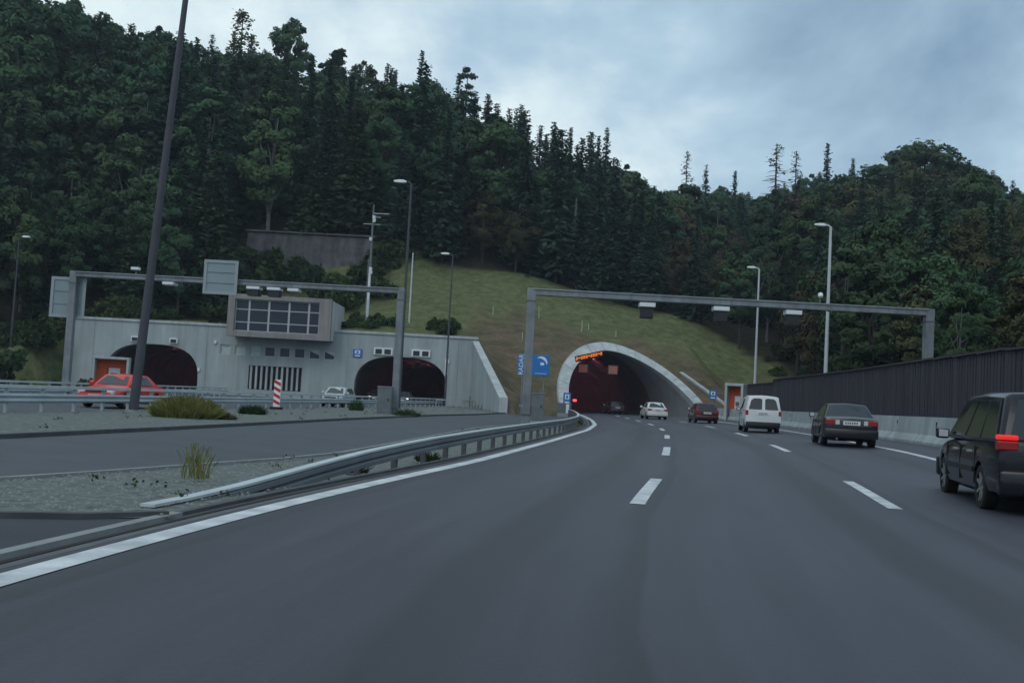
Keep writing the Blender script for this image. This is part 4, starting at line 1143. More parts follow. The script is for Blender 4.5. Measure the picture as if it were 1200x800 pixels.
def make_car(name, label, cat, pos, rz, sp, paint, lit_tail=False, head_on=False, detail=True):
    c = empty(name, pos, rz); tag(c, label, cat)
    L, W = sp['L'], sp['W']; hw = W / 2
    r_ = sp.get('r', .31); wy = sp['wheels']
    arches = [(sgn * (hw - .30), sgn * (hw + .2), y, r_, r_ * 1.15) for y in wy for sgn in (-1, 1)]
    st = [(y, zb, zt, hw * f) for y, zb, zt, f in sp['st']]
    loft_body('body', st, paint, c, arches)
    for y in wy:
        MB().box(-hw + .29, hw - .29, y - r_ * 1.3, y + r_ * 1.3, .18, r_ * 2.2).build('underbody', BLACK, c)
        for sgn in (-1, 1): wheel(c, sgn * (hw - .12), y, r_, .2, sgn)
    # cabin
    b0, t0, t1, b1 = sp['cab']; zb, zt = sp['belt'], sp['H']; wb, wt = sp['cw']
    ym = (t0 + t1) / 2
    crown = sp.get('crown', .04)
    V = [(-wb, b0, zb), (wb, b0, zb), (wb, b1, zb), (-wb, b1, zb), (-wt, t0, zt - crown), (wt, t0, zt - crown), (wt, t1, zt - crown * 1.2), (-wt, t1, zt - crown * 1.2), (-wt, ym, zt - .02), (wt, ym, zt - .02), (0, t0, zt - .01), (0, ym, zt + .015), (0, t1, zt - .02)]
    F = [(0, 1, 5, 10, 4), (1, 2, 6, 9, 5), (2, 3, 7, 12, 6), (3, 0, 4, 8, 7), (4, 10, 11, 8), (10, 5, 9, 11), (8, 11, 12, 7), (11, 9, 6, 12), (3, 2, 1, 0)]
    MB().add(V, F).build('cabin', paint, c, True, bevel=sp.get('cb', .05), seg=4)
    v = [Vector(p) for p in V]
    def glass(nm, A, B_, C, D, uv, off=.012, mt=GLASS):
        nrm = ((B_ - A).cross(D - A)).normalized()
        P = [bil(A, B_, C, D, a, b) + nrm * off for a, b in uv] + [bil(A, B_, C, D, a, b) - nrm * .03 for a, b in uv]
        k = len(uv)
        return MB().add(P, [tuple(range(k)), tuple(range(k, 2 * k))[::-1]] + [(i, i + k, (i + 1) % k + k, (i + 1) % k) for i in range(k)]).build(nm, mt, c, bevel=.004, seg=1)
    q = [(.08, .10), (.92, .10), (.88, .88), (.12, .88)]
    if sp.get('split'):
        glass('rear_window', v[0], v[1], v[5], v[4], [(.07, .12), (.455, .12), (.455, .84), (.36, .90), (.17, .88), (.10, .74)])
        glass('rear_window', v[0], v[1], v[5], v[4], [(.545, .12), (.93, .12), (.90, .74), (.83, .88), (.64, .90), (.545, .84)])
    else: glass('rear_window', v[0], v[1], v[5], v[4], q)
    glass('windscreen', v[2], v[3], v[7], v[6], q)
    for sidepts, nm in (((v[1], v[2], v[6], v[5]), 'R'), ((v[3], v[0], v[4], v[7]), 'L')):
        for u0, u1, sl in sp['side']:
            if nm == 'R': uv = [(u0, .10), (u1, .10), (u1 - sl, .88), (u0 + (.02 if u0 < .2 else 0), .88)]
            else: uv = [(1 - u1, .10), (1 - u0, .10), (1 - u0 - (.02 if u0 < .2 else 0), .88), (1 - u1 + sl, .88)]
            glass('side_window', *sidepts, uv, mt=paint if (u0, u1) in sp.get('blind', []) else GLASS)
    # lights, plates, bumpers
    yr = -L / 2; yf = L / 2
    for sgn in (-1, 1):
        x0, x1, z0, z1, dep = sp['tail']
        xa, xb = sorted((sgn * x0, sgn * x1))
        tl = MB().box(xa, xb, yr - .005, yr + dep, z0, z1).build('tail_light', TAIL_ON if lit_tail else TAIL, c, bevel=.02)
        if sp.get('tail_low'):
            a0, a1 = sp['tail_low']
            MB().box(xa, xb, yr - .012, yr + dep, a0, a1).build('lower_lens', TAIL, tl, bevel=.02)
        elif sp.get('inner'):
            xi = sorted((sgn * (x0 - .13), sgn * (x0 - .005)))
            MB().box(xi[0], xi[1], yr - .003, yr + .05, z0 + .01, z1 - .01).build('reversing_lens', HEADL, tl)
        hx0, hx1, hz0, hz1 = sp['head']
        xa, xb = sorted((sgn * hx0, sgn * hx1))
        MB().box(xa, xb, yf - .22, yf - .015, hz0, hz1).build('headlight', HEAD_ON if head_on else HEADL, c, bevel=.03)
        m_ = MB().box(*sorted((sgn * (hw - .03), sgn * (hw + .17))), sp['mir'] - .10, sp['mir'] + .06, zb + .0, zb + .17).build('mirror', TRIM if sp.get('dark_mirror') else paint, c, True, bevel=.04)
        MB().box(*sorted((sgn * (hw + .0), sgn * (hw + .14))), sp['mir'] - .112, sp['mir'] - .104, zb + .03, zb + .14).build('mirror_glass', HEADL, m_)
        if detail:
            for y in sp['doors']:
                MB().box(*sorted((sgn * (hw - .02), sgn * (hw + .004))), y - .006, y + .006, sp.get('sill', .35), zb - .05).build('door_seam', BLACK, c)
            for y in sp['handles']:
                MB().box(*sorted((sgn * (hw - .02), sgn * (hw + .035))), y - .1, y + .1, zb - .16, zb - .12).build('door_handle', sp.get('hmat', TRIM), c, bevel=.01)
            if sp.get('mould'): MB().box(*sorted((sgn * (hw - .02), sgn * (hw + .012))), wy[0] + r_ * 1.25, wy[1] - r_ * 1.25, .50, .58).build('side_moulding', sp['mould'], c, bevel=.005)
            if sp.get('rails'):
                MB().tube([(sgn * (wt - .06), t0 + .12, zt - .03), (sgn * (wt - .06), t0 + .22, zt + .05), (sgn * (wt - .06), ym, zt + .07), (sgn * (wt - .06), t1 - .2, zt + .04), (sgn * (wt - .06), t1 - .1, zt - .03)], .022, 6).build('roof_rail', sp['rails'], c, True)
    z0, z1 = sp['bump']
    MB().box(-hw * .95, hw * .95, yr - .05, yr + .16, z0, z1).build('rear_bumper', sp.get('bmat', paint), c, True, bevel=.05)
    MB().box(-hw * .93, hw * .93, yf - .18, yf + .05, z0, z1).build('front_bumper', sp.get('bmat', paint), c, True, bevel=.05)
    pz = sp['plate']
    pt = MB().box(-.26, .26, yr - (.062 if pz < z1 else .03), yr + .02, pz, pz + .13).build('number_plate', PLATE, c)
    yq = yr - (.064 if pz < z1 else .032)
    for k in range(6): MB().box(-.2 + k * .068, -.16 + k * .068, yq - .001, yq + .001, pz + .035, pz + .095).build('plate_character', TRIM, pt)
    MB().box(-.26, .26, yf + .0, yf + .06, .42, .54).build('number_plate', PLATE, c)
    MB().box(-.4, .4, yf - .1, yf + .005, z1 + .04, z1 + .14).build('grille', TRIM, c)
    if sp.get('exhaust'): MB().tube([(-.45, yr + .1, .27), (-.45, yr - .06, .25)], .03, 8).build('exhaust_pipe', RIM, c)
    if sp.get('wiper'): MB().beam(v[0] * .5 + v[1] * .5 + Vector((0, -.03, .05)), v[0] * .25 + v[1] * .75 + Vector((0, .06, .28)), .02, .02).build('rear_wiper', TRIM, c)
    return c

SEDAN = dict(L=4.5, W=1.73, H=1.40, r=.31, wheels=(-1.33, 1.33), belt=.90, cab=(-1.72, -1.0, .35, 1.02), cw=(.79, .60),
  st=[(-2.25, .42, .78, .80), (-2.20, .27, .90, .92), (-2.0, .22, .955, .98), (-1.5, .2, .955, 1), (0, .2, .945, 1), (1.0, .2, .92, 1), (1.7, .2, .82, .97), (2.1, .22, .72, .90), (2.25, .32, .62, .78)],
  side=[(.20, .47, 0), (.49, .83, .11)], tail=(.50, .80, .70, .86, .2), inner=True, head=(.45, .74, .56, .70), mir=.78, doors=(-.78, .12, 1.0), handles=(-.55, .35), bump=(.28, .58), plate=.70, exhaust=True, dark_mirror=False)
MPV = dict(cb=.09, L=4.6, W=1.76, H=1.68, r=.315, wheels=(-1.32, 1.38), belt=.93, cab=(-2.20, -1.86, .55, 1.42), cw=(.83, .66), crown=.05,
  st=[(-2.30, .42, .92, .86), (-2.26, .28, .98, .95), (-2.1, .22, 1.0, .985), (-1.4, .2, .99, 1), (0, .2, .97, 1), (1.2, .2, .94, 1), (1.8, .2, .86, .96), (2.15, .23, .74, .88), (2.3, .34, .62, .76)],
  side=[(.06, .29, 0), (.315, .575, 0), (.60, .90, .16)], tail=(.60, .855, 1.0, 1.065, .16), tail_low=(.86, .985), head=(.45, .76, .58, .74), mir=1.05, doors=(-1.02, -.02, 1.0), handles=(-.72, .28), hmat=RIM, bump=(.27, .60), plate=.72, mould=TRIM, bmat=PAINT_M, wiper=True)
VAN = dict(L=4.1, W=1.70, H=1.80, r=.30, wheels=(-1.25, 1.38), belt=1.02, cab=(-2.03, -1.93, .60, 1.30), cw=(.83, .70), crown=.08,
  st=[(-2.05, .44, 1.08, .93), (-2.02, .30, 1.09, .975), (-1.6, .22, 1.09, 1), (0, .2, 1.07, 1), (1.1, .2, 1.04, 1), (1.6, .22, .93, .96), (1.95, .25, .80, .88), (2.05, .35, .66, .76)],
  side=[(.60, .90, .12)], split=True, tail=(.70, .84, .82, 1.06, .10), head=(.45, .74, .66, .82), mir=.95, doors=(-.05, .95), handles=(.2,), bump=(.28, .52), bmat=TRIM, plate=.86, sill=.4, dark_mirror=True)
HATCH = dict(L=3.9, W=1.66, H=1.42, r=.29, wheels=(-1.2, 1.2), belt=.90, cab=(-1.80, -1.42, .30, 1.0), cw=(.77, .60),
  st=[(-1.95, .42, .84, .84), (-1.91, .27, .93, .94), (-1.6, .22, .95, .99), (0, .2, .94, 1), (.95, .2, .91, 1), (1.5, .2, .80, .96), (1.85, .23, .70, .88), (1.95, .33, .6, .76)],
  side=[(.12, .42, 0), (.45, .84, .12)], tail=(.58, .79, .66, .90, .14), head=(.42, .70, .56, .70), mir=.72, doors=(-.4, .85), handles=(-.1,), bump=(.28, .56), plate=.66)
def on_road(s, y): return RP(s, y)
def drive(y): return heading(y)
make_car('minivan', 'black minivan with lit red tail lights, cut off by the right picture edge', 'minivan', (7.82, 15.6, 0.0), -.225, MPV, PAINT_M, lit_tail=True)
make_car('sedan_car', 'black sedan with red tail lights and white number plate in the right lane', 'car', RP(9.3, 36.2), heading(36) - .04, SEDAN, PAINT_K)
make_car('delivery_van', 'small white delivery van with two rear windows in the right lane', 'van', RP(8.25, 52.2), heading(52) - .02, VAN, PAINT_W)
make_car('hatchback_car', 'dark red hatchback before the right tunnel mouth', 'car', RP(8.0, 74), heading(74) + .03, HATCH, PAINT_DR)
make_car('sedan_car', 'off white sedan entering the right tunnel', 'car', RP(5.6, 86), heading(90) + .06, SEDAN, PAINT_LW)
make_car('hatchback_car', 'dark grey hatchback small inside the right tunnel', 'car', RP(6.9, 117), heading(117), HATCH, PAINT_DB)
make_car('sedan_car', 'bright red sedan behind the rail on the opposite carriageway', 'car', (-16.0, 42.5, -.016), math.pi - 0.1, SEDAN, PAINT_R, head_on=False)
make_car('hatchback_car', 'pale silver hatchback coming towards the camera beside the middle tunnel mouth', 'car', (-12.15, 73, -.016), math.pi - 0.12, HATCH, PAINT_S, False, False)
make_car('hatchback_car', 'dark car with headlights on at the left side of the middle tunnel mouth', 'car', (-15.0, 117, -.016), math.pi - .03, HATCH, PAINT_DB, False, True)
make_car('hatchback_car', 'dark car with bright headlights in the middle of the central tunnel mouth', 'car', (-11.5, 112.5, -.016), math.pi - .03, HATCH, PAINT_DB, False, True)

# ------------------------------------------------------------------ trees
LEAF_SPR = leaf_mat('needles_spruce', (0.027, 0.058, 0.040), (0.058, 0.100, 0.060), 0.02, (0.65, 1.2))
LEAF_BRD = leaf_mat('leaves_broad', (0.034, 0.076, 0.036), (0.074, 0.130, 0.054), 0.03, (0.65, 1.2))
LEAF_LAR = leaf_mat('needles_larch', (0.044, 0.080, 0.034), (0.084, 0.120, 0.046), 0.02, (0.7, 1.15))
LEAF_AUT = leaf_mat('leaves_autumn', (0.056, 0.064, 0.028), (0.120, 0.108, 0.044), 0.035, (0.6, 1.15))
LEAF_BSH = leaf_mat('leaves_bush', (0.034, 0.062, 0.022), (0.075, 0.110, 0.036), 0.03, (0.65, 1.2))
LEAF_DRY = leaf_mat('leaves_dry', (0.15, 0.16, 0.05), (0.30, 0.29, 0.10), 0.0, (1, 1), 1.5)

def unit(a): return a / np.maximum(np.linalg.norm(a, axis=-1, keepdims=True), 1e-9)
def soften(me, H, lo, k=.85, up_=.5):
    """leaf normals lean to the crown's outward direction, as light does in a dense crown"""
    n = len(me.vertices); co = np.empty(n * 3, np.float32); me.vertices.foreach_get('co', co); co = co.reshape(-1, 3)
    o = co - np.array([0, 0, H * (lo + 1) / 2]); o[:, 2] *= .5 * 9 / H
    o = unit(o) + np.array([0, 0, up_]); g = np.random.default_rng(1)
    o = unit(unit(o) * k + np.repeat(unit(g.normal(size=(n // 4, 3))), 4, 0) * (1 - k))
    me.polygons.foreach_set('use_smooth', np.ones(len(me.polygons), dtype=bool))
    me.normals_split_custom_set_from_vertices([tuple(q) for q in o])
    return me
def orient(Vv, Q, H, lo):
    """turn every leaf so that its front looks out of the crown"""
    P = Vv[Q]; nrm = np.cross(P[:, 1] - P[:, 0], P[:, 3] - P[:, 0]); o = P.mean(1) - np.array([0, 0, H * (lo + 1) / 2]); o[:, 2] *= .5 * 9 / H
    f_ = (nrm * (unit(o) + np.array([0, 0, .5]))).sum(1) < 0
    Q = Q.copy(); Q[f_] = Q[f_][:, ::-1]
    return Q
def quads(c, u, v, su, sv):
    """leaf-sized rhombs around centres c"""
    n = len(c); u = u * su[:, None]; v = v * sv[:, None]
    Vv = np.stack([c - u, c - v * .9, c + u, c + v], 1).reshape(-1, 3)
    return Vv, np.arange(4 * n).reshape(n, 4)
def rand_leaves(c, size, g):
    n = len(c); u = unit(g.normal(size=(n, 3))); w = unit(g.normal(size=(n, 3))); v = unit(np.cross(u, w))
    return quads(c, u, v, size * g.uniform(.7, 1.3, n), size * g.uniform(.45, .8, n))
def trunk_mesh(name, segs, mt):
    m_ = MB()
    for pts, rad, nn in segs: m_.tube(pts, rad, nn)
    o = m_.build(name, mt, None, True); me = o.data; bpy.data.objects.remove(o); return me

def spruce(seed, H=24., Rr=3.3, dens=1.0, mt=None, leaf=.42, base=.06, soft=False):
    g = np.random.default_rng(seed); C = []; U = []; W = []; SU = []; SV = []
    segs = [([(0, 0, -.6), (0, 0, H * .5), (0, 0, H * .97)], [.30, .19, .03], 7)]
    z = H * base; lv = 0
    while z < H * .985:
        t = z / H
        ln0 = Rr * 1.25 * (1 - t) ** 1.05 * (0.8 + .2 * math.sin(lv * 2.1) ** 2) + .06
        nb = int(7 + 5 * (1 - t)); ph = g.uniform(0, 6.28)
        for k in range(nb):
            if g.random() < .12: continue
            a = ph + 6.283 * k / nb + g.normal(0, .15); ln = ln0 * g.uniform(.68, 1.18); droop = g.uniform(.18, .5) * (1 - t * .8)
            nn = max(2, int(ln / .42 * dens)); r_ = (np.arange(nn) + g.uniform(.2, 1, nn)) / nn * ln
            cx = np.stack([np.cos(a) * r_, np.sin(a) * r_, z - droop * r_ + .16 * droop * r_ ** 2 / max(ln, .5) + g.normal(0, .09, nn)], 1)
            cx[:, :2] += g.normal(0, .16, (nn, 2))
            d = np.array([math.cos(a), math.sin(a), -droop]); tn = np.array([-math.sin(a), math.cos(a), 0])
            for rep in range(2):
                C.append(cx + g.normal(0, .12, (nn, 3))); U.append(unit(d + g.normal(0, .35, (nn, 3)))); W.append(unit(tn * g.choice([-1, 1]) + np.array([0, 0, -.7]) + g.normal(0, .4, (nn, 3))))
                lf = leaf * (1 - .62 * t ** 3); SU.append(g.uniform(.7, 1.25, nn) * lf * 1.15); SV.append(g.uniform(.6, 1.1, nn) * lf * .75)
        z += H * .021 * (1.25 - .45 * t) * g.uniform(.8, 1.2); lv += 1
    Vv, Q = quads(np.concatenate(C), np.concatenate(U), np.concatenate(W), np.concatenate(SU), np.concatenate(SV))
    return trunk_mesh('trunk', segs, BARK), soften(np_mesh('crown', Vv, orient(Vv, Q, H, -.3), mt or LEAF_SPR), H, -.3)

def broad(seed, H=20., Rr=4.6, mt=None, nclump=96, per=125, leaf=.25, lo=.22, bark=None):
    g = np.random.default_rng(seed)
    cz = H * (lo + 1) / 2; hz = H * (1 - lo) / 2
    cl = []
    while len(cl) < nclump:
        p = g.normal(size=3); p /= np.linalg.norm(p); r_ = g.uniform(.35, 1) ** .5
        q = np.array([p[0] * Rr * r_, p[1] * Rr * r_, p[2] * hz * r_ * .92])
        top = 1 - .35 * max(q[2] / hz, 0) ** 2
        q[:2] *= top * (.85 + .3 * g.random())
        cl.append(q + [0, 0, cz])
    cl = np.array(cl); rad = g.uniform(.5, 1.45, nclump) * Rr / 4.6
    C = []
    for q, r_ in zip(cl, rad):
        d = unit(g.normal(size=(per, 3))) * (g.uniform(.25, 1, (per, 1)) ** .6) * r_
        d[:, 2] *= .75; C.append(q + d)
    C = np.concatenate(C); nn = len(C)
    o = C - np.array([0, 0, cz]); o[:, 2] *= .6
    nv = unit(unit(C - np.repeat(cl, per, 0)) * .55 + unit(o) * .6 + np.array([0, 0, .35]) + g.normal(0, .58, (nn, 3)))
    u = unit(np.cross(nv, g.normal(size=(nn, 3)))); Vv, Q = quads(C, u, np.cross(nv, u), leaf * g.uniform(.7, 1.3, nn), leaf * g.uniform(.5, .9, nn))
    segs = [([(0, 0, -.6), (g.normal(0, .1), g.normal(0, .1), H * .35), (g.normal(0, .3), g.normal(0, .3), H * .82)], [.28, .2, .05], 7)]
    for q in cl[::5]:
        z0 = H * g.uniform(lo * .8, .6); segs.append(([(0, 0, z0), tuple(q * [.5, .5, 0] + [0, 0, (z0 + q[2]) / 2 + .3]), tuple(q)], [.1, .06, .02], 4))
    return trunk_mesh('trunk', segs, bark or BARK), soften(np_mesh('crown', Vv, orient(Vv, Q, H, lo), mt or LEAF_BRD), H, lo)

def pine(seed, H=22.):
    g = np.random.default_rng(seed); C = []; segs = [([(0, 0, -.6), (.15, 0, H * .5), (.1, .1, H * .95)], [.28, .2, .05], 7)]
    for k in range(16):
        z = H * g.uniform(.55, .98); a = g.uniform(0, 6.28); ln = (1.25 - (z / H)) * 4.2 * g.uniform(.5, 1)
        e_ = np.array([math.cos(a) * ln, math.sin(a) * ln, z + .3]); segs.append(([(0.1, 0, z - .4), tuple(e_)], [.06, .02], 4))
        for t in (.55, 1.0):
            q = e_ * [t, t, 1]; C.append(q + unit(g.normal(size=(75, 3))) * g.uniform(.2, .8, (75, 1)) * [1, 1, .6])
    C = np.concatenate(C); Vv, Q = rand_leaves(C, np.full(len(C), .26), g)
    return trunk_mesh('trunk', segs, BARK), np_mesh('crown', Vv, Q, LEAF_SPR)

def snag(seed, H=21., foliage=0):
    g = np.random.default_rng(seed); segs = [([(0, 0, -.6), (0, 0, H * .5), (.1, 0, H)], [.24, .15, .03], 6)]; C = []
    for k in range(90):
        z = H * g.uniform(.35, .99); a = g.uniform(0, 6.28); ln = g.uniform(.5, 2.2) * (1.12 - z / H) * 2.0 + .15
        segs.append(([(0, 0, z), (math.cos(a) * ln * .6, math.sin(a) * ln * .6, z - .15), (math.cos(a) * ln, math.sin(a) * ln, z - g.uniform(.0, .5))], [.06, .045, .02], 4))
        if g.random() < foliage: C.append(np.array([math.cos(a) * ln * .7, math.sin(a) * ln * .7, z - .2]) + g.normal(0, .28, (12, 3)))
    C = np.concatenate(C) if C else np.array([[0, 0, H * .9]]); Vv, Q = rand_leaves(C, np.full(len(C), .2), g)
    return trunk_mesh('trunk', segs, BARK), np_mesh('crown', Vv, Q, LEAF_AUT)

def bush(seed, mt, Rr=1.6, Hh=2.2, n=26, per=60, leaf=.2):
    g = np.random.default_rng(seed); C = []; segs = []
    for k in range(n):
        p = g.normal(size=3); p /= np.linalg.norm(p); q = np.array([p[0] * Rr, p[1] * Rr, abs(p[2]) * Hh * .8 + .2]) * g.uniform(.5, 1)
        C.append(q + unit(g.normal(size=(per, 3))) * g.uniform(.1, .55, (per, 1)) * Rr * .5)
        if k % 3 == 0: segs.append(([(0, 0, -.3), tuple(q * .5 + [0, 0, .1]), tuple(q)], [.05, .03, .01], 4))
    C = np.concatenate(C); C[:, 2] = np.maximum(C[:, 2], .03); Vv, Q = rand_leaves(C, np.full(len(C), leaf), g)
    return trunk_mesh('stems', segs, BARK), np_mesh('foliage', Vv, Q, mt)

PROTO = {
 'spruce_tree': ([spruce(1), spruce(2, 24, 3.0), spruce(3, 24, 3.7, .95), spruce(4, 24, 2.7, 1.05)], 24., ('trunk', 'crown')),
 'larch_tree': ([spruce(11, 20, 3.4, 1.0, LEAF_LAR, .36, .05), spruce(12, 20, 3.9, .95, LEAF_LAR, .38, .05)], 20., ('trunk', 'crown')),
 'broadleaf_tree': ([broad(21), broad(22, 20, 4.2), broad(23, 20, 5.0, None, 105, 125, .25), broad(24, 20, 4.6, None, 84, 125, .25, .15, BARK_L)], 20., ('trunk', 'crown')),
 'autumn_tree': ([broad(31, 15, 3.9, LEAF_AUT, 78, 115, .19, .12), broad(32, 15, 4.3, LEAF_AUT, 84, 115, .19, .1)], 15., ('trunk', 'crown')),
 'pine_tree': ([pine(41), pine(42)], 22., ('trunk', 'crown')),
 'dead_tree': ([snag(51, 21, .12), snag(52, 21, .6)], 21., ('trunk', 'crown')),
 'bush': ([bush(61, LEAF_BSH), bush(62, LEAF_BSH, 1.8, 1.8), bush(63, LEAF_BSH, 1.4, 2.6)], 2.2, ('stems', 'foliage')),
}
def plant(kind, x, y, h, label, group=None, cat='tree', z=None, wide=1.0, var=None, lean=0.0):
    protos, H0, names = PROTO[kind]
    a, b = protos[(rnd.randrange(len(protos)) if var is None else var)]
    o = empty(kind, (x, y, (tz(x, y) if z is None else z) - .05), rnd.uniform(0, 6.28))
    k = h / H0; o.scale = (k * wide, k * wide, k)
    o.rotation_euler = (lean, 0, o.rotation_euler.z)
    link(names[0], a, o); link(names[1], b, o)
    tag(o, label, cat, group)
    return o

# skyline of the forest as heights: (tan of azimuth, tan of elevation of the canopy top)
from mathutils import Matrix as _M
SKY = [(-40, -40), (0, -60), (60, -30), (120, 2), (190, 24), (225, 34), (260, 32), (300, 22), (340, 24), (375, 45), (420, 60), (460, 66), (500, 64), (540, 78), (575, 98), (610, 110), (640, 134), (680, 146), (715, 160), (735, 180), (752, 205), (775, 214), (800, 204), (850, 210), (885, 222), (915, 204), (965, 194), (1010, 198), (1045, 198), (1062, 182), (1090, 168), (1125, 172), (1160, 196), (1200, 214), (1240, 225)]
def view(x, y, z):
    v = Vector((x, y, z - 1.2)); d = v.dot(fwd); return 600 + 1200 * v.dot(rt) / d, 400 - 1200 * v.dot(up) / d
sx_ = [p[0] for p in SKY]; sy_ = [p[1] for p in SKY]
def max_height(x, y, z):
    """tallest tree at this spot that stays within the skyline of the wood"""
    lo, hi = 0.0, 60.0
    for _ in range(18):
        mid = (lo + hi) / 2; px, py = view(x, y, z + mid)
        if py < np.interp(px, sx_, sy_): hi = mid
        else: lo = mid
    return lo
def zone(px):
    for lim, t in ((120, 'at the far left'), (205, 'left of the tall mast'), (300, 'right of the tall mast'), (445, 'above the stone wall'), (540, 'behind the antenna mast'), (625, 'above the grass slope'), (700, 'above the right gantry'), (780, 'behind the tunnel arch'), (890, 'behind the shorter pale lamp'), (1000, 'behind the taller pale lamp'), (1100, 'above the right gantry leg')):
        if px < lim: return t
    return 'at the far right'
canopy = np.full(1500, 2000.0)
pts = []
def far_enough(x, y, r_):
    for a, b, c in pts:
        if (a - x) ** 2 + (b - y) ** 2 < (r_ * .5 + c * .5) ** 2: return False
    return True
ntree = 0
cand = []
for _ in range(26000):
    y = rnd.uniform(40, 300); x = rnd.uniform(-.56, .56) * y
    cand.append((x, y))
cx = np.array(cand); inside = in_poly(cx[:, 0], cx[:, 1], TREELINE)
zz = terrain_z(cx[:, 0], cx[:, 1])
order = sorted([i for i in range(len(cand)) if inside[i]], key=lambda i: cand[i][1])
trng = random.Random(21)
for i in order:
    x, y = cand[i]; z = float(zz[i])
    left = x < 24
    if left and y > 216: continue
    if not left and y > 292: continue
    if x > 20 and y < 45: continue
    # no planting on the wall line
    if -40 < x < -18 and 139 < y < 142.5: continue
    px, py = view(x, y, z + 10)
    if px < -45 or px > 1245: continue
    spacing = 5.3 + max(0, y - 130) * .012
    if not left and y > 110: spacing += 1.5
    if not far_enough(x, y, spacing): continue
    mh = max_height(x, y, z)
    r_ = trng.random()
    if left:
        if px < 215: kind = 'broadleaf_tree' if r_ < .68 else ('spruce_tree' if r_ < .80 else 'larch_tree')
        elif px < 440: kind = 'larch_tree' if r_ < .34 else ('spruce_tree' if r_ < .64 else 'broadleaf_tree')
        elif px < 560: kind = 'spruce_tree' if r_ < .46 else ('broadleaf_tree' if r_ < .84 else 'larch_tree')
        else: kind = 'spruce_tree' if r_ < .56 else ('broadleaf_tree' if r_ < .90 else 'autumn_tree')
        h = {'broadleaf_tree': trng.uniform(15, 24), 'spruce_tree': trng.uniform(19, 29), 'larch_tree': trng.uniform(15, 23), 'autumn_tree': trng.uniform(10, 14)}[kind]
        if px < 215 and y > 140: h *= 1.3
        if y < 150 and px > 440: h *= .85
        if y < 128: h *= .75
    else:
        if y < 125: kind = 'autumn_tree' if r_ < .45 else ('broadleaf_tree' if r_ < .85 else 'spruce_tree')
        else: kind = 'broadleaf_tree' if r_ < .46 else ('spruce_tree' if r_ < .74 else 'autumn_tree')
        h = {'broadleaf_tree': trng.uniform(12, 20), 'spruce_tree': trng.uniform(14, 23), 'larch_tree': 16, 'autumn_tree': trng.uniform(9, 15)}[kind]
        if y < 90: h *= .72
        if y > 170: h *= 1.6
    if mh < 6: continue
    jit = trng.uniform(.86, .99) if kind != 'spruce_tree' else trng.uniform(.82, 1.0)
    h = min(h, mh * jit)
    if h < 5: continue
    # trees wholly behind nearer, taller ones are left out
    tx, ty = view(x, y, z + h); hw_ = (4.0 if kind != 'spruce_tree' else 2.6) * (h / 20) / y * 1200
    lo_, hi_ = int(max(tx - hw_ * .5, -100)) + 150, int(min(tx + hw_ * .5, 1300)) + 150
    if (canopy[lo_:hi_ + 1] < ty - 4).all(): continue
    row = 'front row' if canopy[lo_:hi_ + 1].min() > 900 else ('skyline' if ty < np.interp(tx, sx_, sy_) + 22 else 'middle')
    fx0, fx1 = int(max(tx - hw_, -140)) + 150, int(min(tx + hw_, 1340)) + 150
    prof_ = ty + np.abs(np.arange(fx0, fx1 + 1) - 150 - tx) / max(hw_, 1) * (.35 if kind != 'spruce_tree' else 1.6) * h / y * 600 + 8
    canopy[fx0:fx1 + 1] = np.minimum(canopy[fx0:fx1 + 1], prof_)
    pts.append((x, y, spacing)); ntree += 1
    zn = zone(px)
    desc = {'broadleaf_tree': 'green broadleaf tree', 'spruce_tree': 'dark green spruce', 'larch_tree': 'soft mid green larch', 'autumn_tree': 'yellowish brown leafy tree'}[kind]
    rw = {'front row': 'at the front edge of the wood', 'middle': 'halfway up the wood', 'skyline': 'on the skyline of the wood'}[row]
    plant(kind, x, y, h, f'{desc} {rw} {zn}', f'{desc} {rw} {zn}', wide=trng.uniform(1.0, 1.5) if kind in ('spruce_tree', 'larch_tree') else trng.uniform(.9, 1.2))
print('trees', ntree)

def spot(px, py, Y):       # ground position below a direction, at distance Y
    d = fwd + rt * ((px - 600) / 1200) + up * ((400 - py) / 1200); t = Y / d.y
    return d.x * t, Y, 1.2 + d.z * t
def special(kind, px, py_top, Y, label, cat='tree', var=0, wide=1.0):
    x, y, zt = spot(px, py_top, Y); z = tz(x, y)
    return plant(kind, x, y, max(zt - z, 3), label, None, cat, z, wide, var)
special('pine_tree', 398, 58, 200, 'ragged pine above the skyline left of the white antenna mast', var=0)
special('pine_tree', 548, 72, 207, 'open crowned pine standing above the skyline of the left hill', var=1)
special('broadleaf_tree', 343, 14, 197, 'airy broadleaf tree above the skyline right of the tall mast', var=1, wide=.8)
special('dead_tree', 285, 12, 196, 'thin dying conifer on the skyline right of the tall mast', var=1, wide=1.5)
special('spruce_tree', 495, 56, 205, 'tallest pointed spruce on the skyline of the left hill', var=1)
special('spruce_tree', 712, 148, 196, 'pointed spruce at the right end of the left hill skyline', var=2)
special('dead_tree', 911, 168, 255, 'bare dead conifer on the skyline above the left pale lamp', var=0, wide=1.6)
special('dead_tree', 934, 176, 258, 'thin dying conifer on the skyline between the two pale lamps', var=0, wide=1.2)
special('dead_tree', 806, 176, 262, 'thin bare snag on the skyline in the gap between the hills', var=0)
special('spruce_tree', 970, 165, 262, 'tall spruce on the skyline above the right pale lamp', var=1)
special('spruce_tree', 1000, 183, 264, 'slim spruce on the skyline right of the right pale lamp', var=3)
special('spruce_tree', 828, 192, 262, 'spruce on the skyline right of the gap between the hills', var=0)
special('spruce_tree', 862, 198, 264, 'small spruce on the skyline left of the dead conifer', var=3)
special('broadleaf_tree', 1088, 156, 205, 'large round crowned broadleaf tree on the skyline at right', var=2, wide=1.7)
